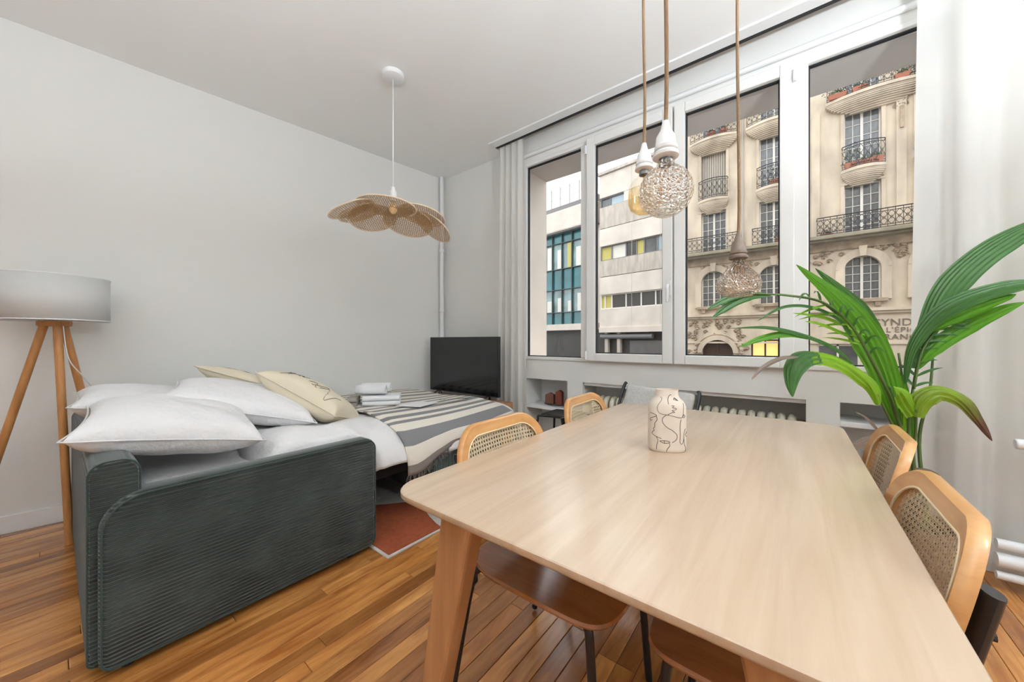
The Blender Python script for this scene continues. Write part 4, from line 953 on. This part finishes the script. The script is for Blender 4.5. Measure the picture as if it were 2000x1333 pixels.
for c in COLS[:4]:
    for k, (a, b_) in ROWS.items():
        if c == COLS[0] and k == 'F4':
            mb = MB()
            for q in range(11): xx = c-HW+.06+q*.116; mb.box(xx, xx+.085, FY+.16, FY+.20, a, b_)
            mb.box(c-HW, c+HW, FY+.22, FY+.26, a, b_).build('shutter', M['shutter'], hb); continue
        house_window(c, a, b_, HW)
# arched heads over the first floor windows
for c in COLS[:4]:
    zs = 4.62; R0, R1 = .64, .97
    def arc(r, sz, n=14): return [(c+r*cos(pi-pi*k/n), FY, zs+r*sz*sin(pi-pi*k/n)) for k in range(n+1)]
    inn = arc(R0, .95); outp = arc(R1, .98); mb = MB(); n = len(inn)
    vs = [(p[0], FY-.10, p[2]) for p in inn]+[(p[0], FY-.16, p[2]) for p in outp]+[(p[0], FY+.2, p[2]) for p in inn]+[(p[0], FY+.01, p[2]) for p in outp]
    fs = []
    for k in range(n-1): fs += [(k, k+1, n+k+1, n+k), (2*n+k, 2*n+k+1, k+1, k), (n+k, n+k+1, 3*n+k+1, 3*n+k)]
    mb.add(vs, fs); mb.box(c-R1, c-R0, FY-.13, FY+.05, 3.1, zs).box(c+R0, c+R1, FY-.13, FY+.05, 3.1, zs); mb.hexa([(c-.10,FY-.24,5.2),(c+.10,FY-.24,5.2),(c+.10,FY,5.2),(c-.10,FY,5.2)], [(c-.15,FY-.27,5.68),(c+.15,FY-.27,5.68),(c+.15,FY,5.68),(c-.15,FY,5.68)])
    mb.build('arch_surround', M['stone'], hb)
    sp = MB()            # stone filling the corners above the arch
    for sgn in (-1, 1):
        pts = [(c+sgn*R0, FY+.1, 5.25)]+[(c+sgn*R0*cos(pi/2*k/7), FY+.1, zs+R0*.95*sin(pi/2*k/7)) for k in range(8)]
        sp.extr([Vector(p) for p in pts]+[Vector((c, FY+.1, 5.25))], (0,.1,0))
    sp.build('arch_spandrel', M['stone'], hb)
    MB().box(c-.85, c+.85, FY-.22, FY+.1, 3.0, 3.15).box(c-.62, c-.42, FY-.18, FY+.05, 2.78, 3.0).box(c+.42, c+.62, FY-.18, FY+.05, 2.78, 3.0).build('sill', M['stone2'], hb)
MB().box(-5.75, 12, FY-.10, FY+.02, 5.62, 6.05).build('frieze', M['stone2'], hb)
MB().box(-5.75, 12, FY-.22, FY+.02, 2.56, 2.70).box(-5.75, 12, FY-.12, FY+.02, 2.44, 2.56).box(-5.75, 12, FY-.07, FY+.02, .98, 1.08).build('string_course', M['stone'], hb)
MB().box(-5.75, 12, FY-.75, FY, 6.12, 6.30).box(-5.75, 12, FY-.55, FY, 6.02, 6.12).build('balcony_slab', M['stone3'], hb, bevel=.03)
for x in (-2.15, .95, 3.95):
    MB().tube([(x-.05, FY-.06, 6.3), (x-.05, FY-.06, 17)], .06, 8).build('downpipe', M['shutter'], hb, auto=40) if x < 0 else MB().box(x-.16, x+.16, FY-.10, FY+.02, 6.3, 12.6).build('pilaster', M['stone'], hb)
def carved(x0, x1, z0, z1, seed, n=10, d=.10):     # clumps of carved ornament
    rs = random.Random(seed); mb = MB()
    for _ in range(n*2):
        x_ = rs.uniform(x0, x1); z_ = rs.uniform(z0, z1); r = rs.uniform(.045, .10)
        mb.lathe([(r*.3,0),(r*.85,r*.4),(r,r*.8),(r*.6,r*1.5),(r*.1,r*1.8)], (x_, FY-.02, z_-r*.9), 7, sy=d/r)
        mb.tube([(x_+rs.uniform(.1,.16)*cos(t)*(1-t/9), FY-.03, z_+.13*sin(t)*(1-t/9)) for t in [k*.7 for k in range(9)]], .028, 4)
    mb.build('carving', M['stone2'], hb, auto=60)
for i, c in enumerate(COLS[:4]):
    nx = COLS[i+1] if i < 4 else c+2.8
    carved(c+1.05, nx-1.05, 5.0, 5.7, 20+i, 12); carved(c-.8, c+.8, 5.3, 5.75, 40+i, 6)
    carved(c-.75, c+.75, 12.45, 12.75, 60+i, 6); carved(c-.7, c+.7, 8.85, 9.1, 80+i, 5)
carved(3.75, 4.15, 11.9, 12.5, 99, 8); carved(-4.9, -2.3, 1.5, 2.3, 100, 16); carved(-2.45, -2.0, -.5, 1.5, 101, 12); carved(-5.4, -4.5, .2, 1.6, 102, 10)
MB().box(3.90, 4.02, FY-.17, FY-.101, 10.9, 11.9).build('drop_ornament', M['stone2'], hb)
M['iron_'] = M['iron']
def railing(x0, x1, z0, z1, yf, bow, parent, nm='railing'):
    mb = MB(); w = x1-x0
    def P(t, z, b=0): return Vector((x0+w*t, yf-bow*(1-(2*t-1)**2)-b*(1-(2*t-1)**2), z))
    n = max(8, int(w/.1)); 
    for z in (z0, z0+.10, z1-.12, z1): mb.tube([P(k/n, z) for k in range(n+1)], .016 if z < z1 else .024, 4)
    m_ = max(4, int(w/.24))
    for k in range(m_+1): mb.tube([P(k/m_, z0), P(k/m_, z1)], .011, 4)
    for k in range(m_):
        t0 = (k+.5)/m_; hh = z1-z0-.22; zc_ = z0+.10; pts = []
        for q in range(11): a = q/10; pts.append(P(t0+.42/m_*sin(2*pi*a), zc_+hh*a, .0))
        mb.tube(pts, .011, 4); mb.tube([P(t0-.42/m_*sin(2*pi*q/10), zc_+hh*q/10) for q in range(11)], .011, 4)
        mb.tube([P(t0+.16/m_*cos(q*.8), zc_+hh*.5+.07*sin(q*.8)) for q in range(8)], .010, 4)
    for t in (0, 1):
        a = P(t, z0); mb.tube([a, Vector((a.x, FY, z0))], .014, 4); b2_ = P(t, z1); mb.tube([b2_, Vector((b2_.x, FY, z1))], .016, 4)
    return mb.build(nm, M['iron'], parent)
for a, b_ in ((-5.7, -2.35), (-1.7, .25), (.98, 11.5)): railing(a, b_, 6.34, 7.18, FY-.68, 0, hb)
def bow_slab(x0, x1, z, th, yd, par):
    n = 12; pts = [Vector((x0+(x1-x0)*k/n, FY-yd*(.45+.55*(1-(2*k/n-1)**2)), z)) for k in range(n+1)]+[Vector((x1, FY+.05, z)), Vector((x0, FY+.05, z))]
    mb = MB().extr(pts, (0,0,th)); c = (x0+x1)/2
    for j in range(9):
        s = cos(.15*(j+1)); p2 = [Vector((c+(p.x-c)*(.35+.65*s), FY+(p.y-FY)*s*.92 if p.y < FY else p.y, z-.07*(j+1))) for p in pts]; mb.extr(p2, (0,0,.072))
    return mb.build('balcony', M['stone'], par)
for i, c in enumerate(COLS[:4]):
    s = bow_slab(c-.78, c+.78, 9.28, .14, .62, hb); railing(c-.74, c+.74, 9.46, 10.55, FY-.28, .28, s)
    s = bow_slab(c-1.25 if i != 2 else c-1.35, c+1.25 if i != 2 else c+2.2, 12.80, .14, .7, hb); railing(c-1.2 if i != 2 else c-1.3, c+1.2 if i != 2 else c+2.1, 12.98, 13.75, FY-.3, .34, s)
    # arched hood over the second and third floor windows
    for z in (8.76, 12.32): MB().box(c-.78, c-.64, FY-.06, FY+.05, z-2.5, z).box(c+.64, c+.78, FY-.06, FY+.05, z-2.5, z).box(c-.78, c+.78, FY-.08, FY+.05, z, z+.09).build('window_surround', M['stone'], hb)
# ground floor: arched door, lit shop window
mb = MB(); cc = -3.45
for r0, r1, y in ((.80, 1.05, FY-.12), (1.15, 1.32, FY-.06)):
    n = 14; A_ = [(cc+r0*1.0*cos(pi-pi*k/n), .42+r0*.95*sin(pi-pi*k/n)) for k in range(n+1)]; B_ = [(cc+r1*cos(pi-pi*k/n), .42+r1*.98*sin(pi-pi*k/n)) for k in range(n+1)]
    m_ = n+1; vs = [(a, y, z) for a, z in A_]+[(a, y, z) for a, z in B_]+[(a, FY+.1, z) for a, z in A_]+[(a, FY+.01, z) for a, z in B_]; fs = []
    for k in range(n): fs += [(k, k+1, m_+k+1, m_+k), (2*m_+k, 2*m_+k+1, k+1, k), (m_+k, m_+k+1, 3*m_+k+1, 3*m_+k)]
    mb.add(vs, fs)
mb.build('door_arch', M['stone'], hb)
sp = MB()
for sgn in (-1, 1): sp.extr([Vector((cc+sgn*.8, FY+.02, 1.26))]+[Vector((cc+sgn*.8*cos(pi/2*k/7), FY+.02, .42+.8*.95*sin(pi/2*k/7))) for k in range(8)]+[Vector((cc, FY+.02, 1.26))], (0,.1,0))
sp.build('arch_spandrel', M['stone'], hb)
MB().box(-4.25, -2.65, FY+.25, FY+.32, GZ, 1.25).box(-3.50, -3.40, FY+.2, FY+.25, GZ, 1.25).build('door', mat('door_brown', lin(70,48,38), .5), hb)
em, nt_, b_, N_, L_ = newmat('lit_shop'); b_.inputs['Base Color'].default_value = lin(240,200,120); b_.inputs['Emission Color'].default_value = lin(255,214,130); b_.inputs['Emission Strength'].default_value = .75
sw = frame(MB(), -1.80, -.52, GZ+.5, 1.20, .08, FY+.1, FY+.2).box(-1.20, -1.12, FY+.1, FY+.2, GZ+.5, 1.2).build('shop_window', mat('shop_frame', lin(60,50,44), .5), hb)
for a, b2_ in ((-1.72, -1.20), (-1.12, -.60)): MB().box(a, b2_, FY+.16, FY+.18, GZ+.58, 1.12).build('lit_pane', em, sw)
sw = frame(MB(), 1.0, 2.6, GZ+.6, .95, .08, FY+.1, FY+.2).box(1.76, 1.84, FY+.1, FY+.2, GZ+.6, .95).build('shop_window', M['fwin'], hb)
for a, b2_ in ((1.08, 1.76), (1.84, 2.52)): MB().box(a, b2_, FY+.15, FY+.17, GZ+.68, .87).build('pane', M['fpane'], sw)
def lettering(txt, x, z, size, space=1.0):
    cu = bpy.data.curves.new('lettering', 'FONT'); cu.body = txt; cu.size = size; cu.extrude = .012; cu.space_character = space
    o = bpy.data.objects.new('lettering_tmp', cu); COL.objects.link(o); bpy.context.view_layer.update()
    me = bpy.data.meshes.new_from_object(o.evaluated_get(bpy.context.evaluated_depsgraph_get())); bpy.data.objects.remove(o); me.materials.clear(); me.materials.append(mat('carved_letters', lin(120,108,96), .8))
    q = bpy.data.objects.new('lettering', me); COL.objects.link(q); q.parent = hb; q.location = Vector((x, FY-.02, z))-hb.location; q.rotation_euler = (pi/2, 0, 0)
lettering('SYNDICAT DE', 3.08, 1.84, .46, 1.05); lettering("L'ÉPICERIE", 3.46, 1.53, .34, 1.12); lettering('FRANÇAISE', 3.22, 1.20, .36, 1.1); lettering('1922', -3.85, 1.98, .3, 1.2) if False else None
# ---------------------------------------------------------------- plants on the balconies
M['bush'] = mat('balcony_foliage', lin(66,88,52), .8, noise=(6,.5)); M['clay'] = mat('clay_pot', lin(168,104,80), .8); M['twig'] = M['bush']
def planter(lab, x, y, z, w, h, fh, seed, flower=None):
    t = thing('balcony_planter', lab, 'plant', (x, y, z), group='planters on the balconies opposite'); rs = random.Random(seed)
    MB().hexa([(x-w*.42,y-.09,z),(x+w*.42,y-.09,z),(x+w*.42,y+.09,z),(x-w*.42,y+.09,z)], [(x-w*.5,y-.12,z+h),(x+w*.5,y-.12,z+h),(x+w*.5,y+.12,z+h),(x-w*.5,y+.12,z+h)]).build('box', M['clay'], t)
    mb = MB()
    for _ in range(int(90*w/.4)):
        p = Vector((x+rs.gauss(0, w*.27), y+rs.gauss(0,.09), z+h+abs(rs.gauss(fh*.35, fh*.3)))); a = Vector((rs.uniform(-1,1), rs.uniform(-1,1), rs.uniform(-.4,1))).normalized()*.075; b2_ = a.orthogonal().normalized()*.03
        mb.add([p, p+a*.5+b2_, p+a, p+a*.5-b2_], [(0,1,2,3)])
    f = mb.build('foliage', M['bush'], t); f['kind'] = 'stuff'
    return t
planter('clay planter with a dense shrub, top balcony, leftmost', 1.75, FY-.42, 12.96, .7, .22, .30, 1); planter('clay planter with dark shrub in the middle of the top balcony', 2.55, FY-.5, 12.96, .6, .22, .28, 2); planter('clay planter with low greenery, top balcony, rightmost', 3.9, FY-.5, 12.96, .5, .2, .2, 3)
planter('clay planter with a tall leafy plant on the small bowed balcony, left', 2.25, FY-.35, 9.45, .5, .25, .9, 4); planter('clay planter in the middle of the small bowed balcony', 2.75, FY-.42, 9.45, .5, .24, .18, 5); planter('wide clay planter at the right of the small bowed balcony', 3.15, FY-.34, 9.45, .4, .3, .2, 6)
planter('clay pot on the upper left balcony behind the low bulb cord', -3.7, FY-.45, 12.96, .45, .3, .15, 7); planter('clay pot on the upper left balcony, to the right of its neighbour', -3.1, FY-.42, 12.96, .4, .3, .15, 8)
planter('yellowish leafy plant in a clay pot on the balcony behind the low bulb', -.75, FY-.4, 9.45, .4, .25, .8, 9); planter('low dark bush on the long balcony near the middle of the facade', 1.35, FY-.45, 6.32, .5, .1, .25, 10)
planter('clay pot with flowers on the long balcony before the arched windows', -.5, FY-.45, 6.32, .4, .25, .3, 11)
# ---------------------------------------------------------------- modern office building
DV = Vector((-.989, .147, 0)).normalized(); NV = Vector((-DV.y, DV.x, 0)); NV = -NV if NV.y > 0 else NV
MP0 = Vector((-5.14, FY, 0))
def mp(s, o, z): return MP0+DV*s+NV*o+UP*z
def mbox(mb, s0, s1, o0, o1, z0, z1):
    return mb.hexa([mp(s0,o0,z0), mp(s1,o0,z0), mp(s1,o1,z0), mp(s0,o1,z0)], [mp(s0,o0,z1), mp(s1,o0,z1), mp(s1,o1,z1), mp(s0,o1,z1)])
ob = thing('office_building', 'pale concrete office block with ribbon windows across the street', 'building', tuple(mp(3, 0, GZ)))
S0, S1 = .55, 6.15
mbox(MB(), S0, S1, -8, -.55, GZ, 13.2).build('core', M['shop'], ob)
for z0, z1, m_ in ((2.10,3.46,'conc'), (4.52,5.82,'conc'), (5.84,7.02,'concd'), (8.08,9.36,'conc'), (9.38,10.94,'concd'), (11.64,13.3,'conc')): mbox(MB(), S0, S1, -.55, 0, z0, z1-.025).build('spandrel_band', M[m_], ob)
mbox(MB(), S0, 4.2, -.55, -.02, 10.94, 11.64).build('wall', M['conc'], ob)
mbox(MB(), S0-.2, S1+.1, -8, .15, 13.3, 13.5).build('parapet', M['concd'], ob); mbox(MB(), S0, S1, -8, .1, 1.74, 2.1).build('canopy_slab', M['conc'], ob)
curt = [mat('office_curtain_yellow', lin(196,186,110), .8), mat('office_blind', lin(222,220,212), .7), M['fpane'], mat('office_glass_dark', lin(66,68,70), .1, spec=.8), mat('office_glass_sky', lin(160,180,192), .1, spec=.8)]
def ribbon(par, sa, sb, z0, z1, wins, o=-.22):
    fr_ = MB(); mbox(fr_, sa, sb, o-.05, o+.03, z0, z0+.07); mbox(fr_, sa, sb, o-.05, o+.03, z1-.07, z1)
    e = [sa]
    for w in wins: e.append(e[-1]+(sb-sa)*w[0])
    for s in e: mbox(fr_, s-.04, s+.04, o-.05, o+.03, z0, z1)
    f = fr_.build('ribbon_window', M['alu'] if z0 > 5 else M['fwin'], par)
    for (w, k), a, b2_ in zip(wins, e, e[1:]): mbox(MB(), a+.04, b2_-.04, o-.06, o-.04, z0+.07, z1-.07).build('pane', curt[k], f)
ribbon(ob, S0, S1, 3.46, 4.52, [(.12,3),(.14,3),(.18,3),(.2,3),(.2,3),(.10,0),(.06,0)]); ribbon(ob, S0, S1, 7.02, 8.08, [(.12,1),(.12,4),(.16,2),(.10,0),(.14,3),(.2,1),(.16,0)]); ribbon(ob, 4.2, S1, 10.94, 11.64, [(.6,4),(.4,2)])
for s in (1.6, 3.6): mbox(MB(), s-.012, s+.012, -.01, .004, 2.1, 13.2).build('joint', M['concd'], ob)
MB().tube([tuple(mp(2.2, -.2, 1.45)), tuple(mp(S1, -.2, 1.45))], .18, 10).build('duct', M['alu'], ob, auto=40)
mbox(MB(), .7, 3.9, -.5, -.3, GZ, 1.15).build('roller_shutter', mat('roller_shutter', lin(96,94,92), .6, noise=(2,.15)), ob)
for s in (4.6, 5.6): mbox(MB(), s, s+.25, -.5, -.2, GZ, 1.74).build('column', M['concd'], ob)
# glazed building further left
gb = thing('glazed_building', 'teal glass fronted building with a white roof band left of the office block', 'building', tuple(mp(11, 0, GZ)))
G0, G1 = 6.2, 22
mbox(MB(), G0, G1, -9, -.75, GZ, 11.7).build('core', M['shop'], gb)
lev = [(2.5,3.45,'teal'), (3.5,5.35,'w'), (5.4,7.05,'teal'), (7.1,9.2,'w'), (9.25,9.95,'teal')]
gs = [G0+.75+k*1.02 for k in range(12)]
rs = random.Random(12)
fr_ = MB()
for s in gs: mbox(fr_, s-.035, s+.035, -.62, -.35, 2.45, 10)
for z0, z1, _ in lev: mbox(fr_, gs[0], gs[-1], -.62, -.36, z1, z1+.05)
cw = fr_.build('mullion_grid', mat('dark_mullion', lin(52,66,68), .5), gb)
for z0, z1, k in lev:
    for a, b2_ in zip(gs, gs[1:]):
        p_ = mbox(MB(), a+.035, b2_-.035, -.56, -.52, z0, z1).build('pane', M['teal'] if k == 'teal' else M['tealp'], cw)
        if k == 'w' and rs.random() < .75:
            c_ = rs.choice([0, 1, 1]); w_ = (b2_-a)*rs.uniform(.3,.6); mbox(MB(), a+.1, a+.1+w_, -.515, -.505, z0+.05, z1-.05 if c_ == 0 else z0+(z1-z0)*rs.uniform(.5,.95)).build('blind', curt[c_], gb)
mbox(MB(), G0+.68, G0+.74, -.9, -.3, 2.45, 10).build('corner_fin', M['teal'], gb); mbox(MB(), G0, G0+.68, -.9, -.55, 2.0, 11.6).build('return_wall', M['conc'], gb)
mbox(MB(), G0+.3, G1, -9, .15, 10.05, 11.75).build('roof_band', M['conc'], gb, bevel=.1); mbox(MB(), G0+.3, G1, -.9, .0, 9.98, 10.08).build('band_soffit', M['alu'], gb)
mbox(MB(), G0+.3, G1, -9, -.2, 2.0, 2.5).build('plinth_band', M['conc'], gb)
rf = MB(); rf.hexa([mp(G0+.4,-.3,11.75), mp(G1,-.3,11.75), mp(G1,-8,11.75), mp(G0+.4,-8,11.75)], [mp(G0+1.2,-1.6,12.9), mp(G1,-1.6,12.9), mp(G1,-8,12.9), mp(G0+1.2,-8,12.9)]).build('roof', mat('roof_dark', lin(92,86,84), .7), gb)
rl = MB()
for k in range(14): s = G0+1+k*1.0; rl.tube([tuple(mp(s, -1.7, 12.9)), tuple(mp(s, -1.7, 14.6))], .035, 5)
for z in (13.6, 14.4): rl.tube([tuple(mp(G0+1, -1.7, z)), tuple(mp(G0+14, -1.7, z))], .022, 5)
rl.build('roof_railing', M['alu'], gb)
tg = thing('roof_cabin', 'pale rooftop cabin with bare shrubs above the office block', 'cabin', tuple(mp(2, -4, 13.5)))
mbox(MB(), .4, 3.2, -6, -3, 13.5, 15.2).build('body', M['conc'], tg)
mb = MB(); rs = random.Random(3)
for _ in range(60):
    p = mp(rs.uniform(3.6, 5.8), rs.uniform(-2.5,-1.2), 13.5); mb.tube([tuple(p), tuple(p+Vector((rs.uniform(-.3,.3), rs.uniform(-.2,.2), rs.uniform(.4,1.2))))], .012, 3)
tf_ = mb.build('bare_twigs', mat('twig_brown', lin(120,104,92), .9), tg); tf_['kind'] = 'stuff'
# ---------------------------------------------------------------- added fill lights beside and behind the viewer
fill_globe(1.75, 1.1, 'added fill light globe at the right of the room, out of frame', .45)
fill_uplight(-1.0, -.95, 'added fill uplight behind the viewer, on the sofa side', 2.8)
fill_uplight(1.15, .45, 'added fill uplight beside the viewer, at the right', 10.0)
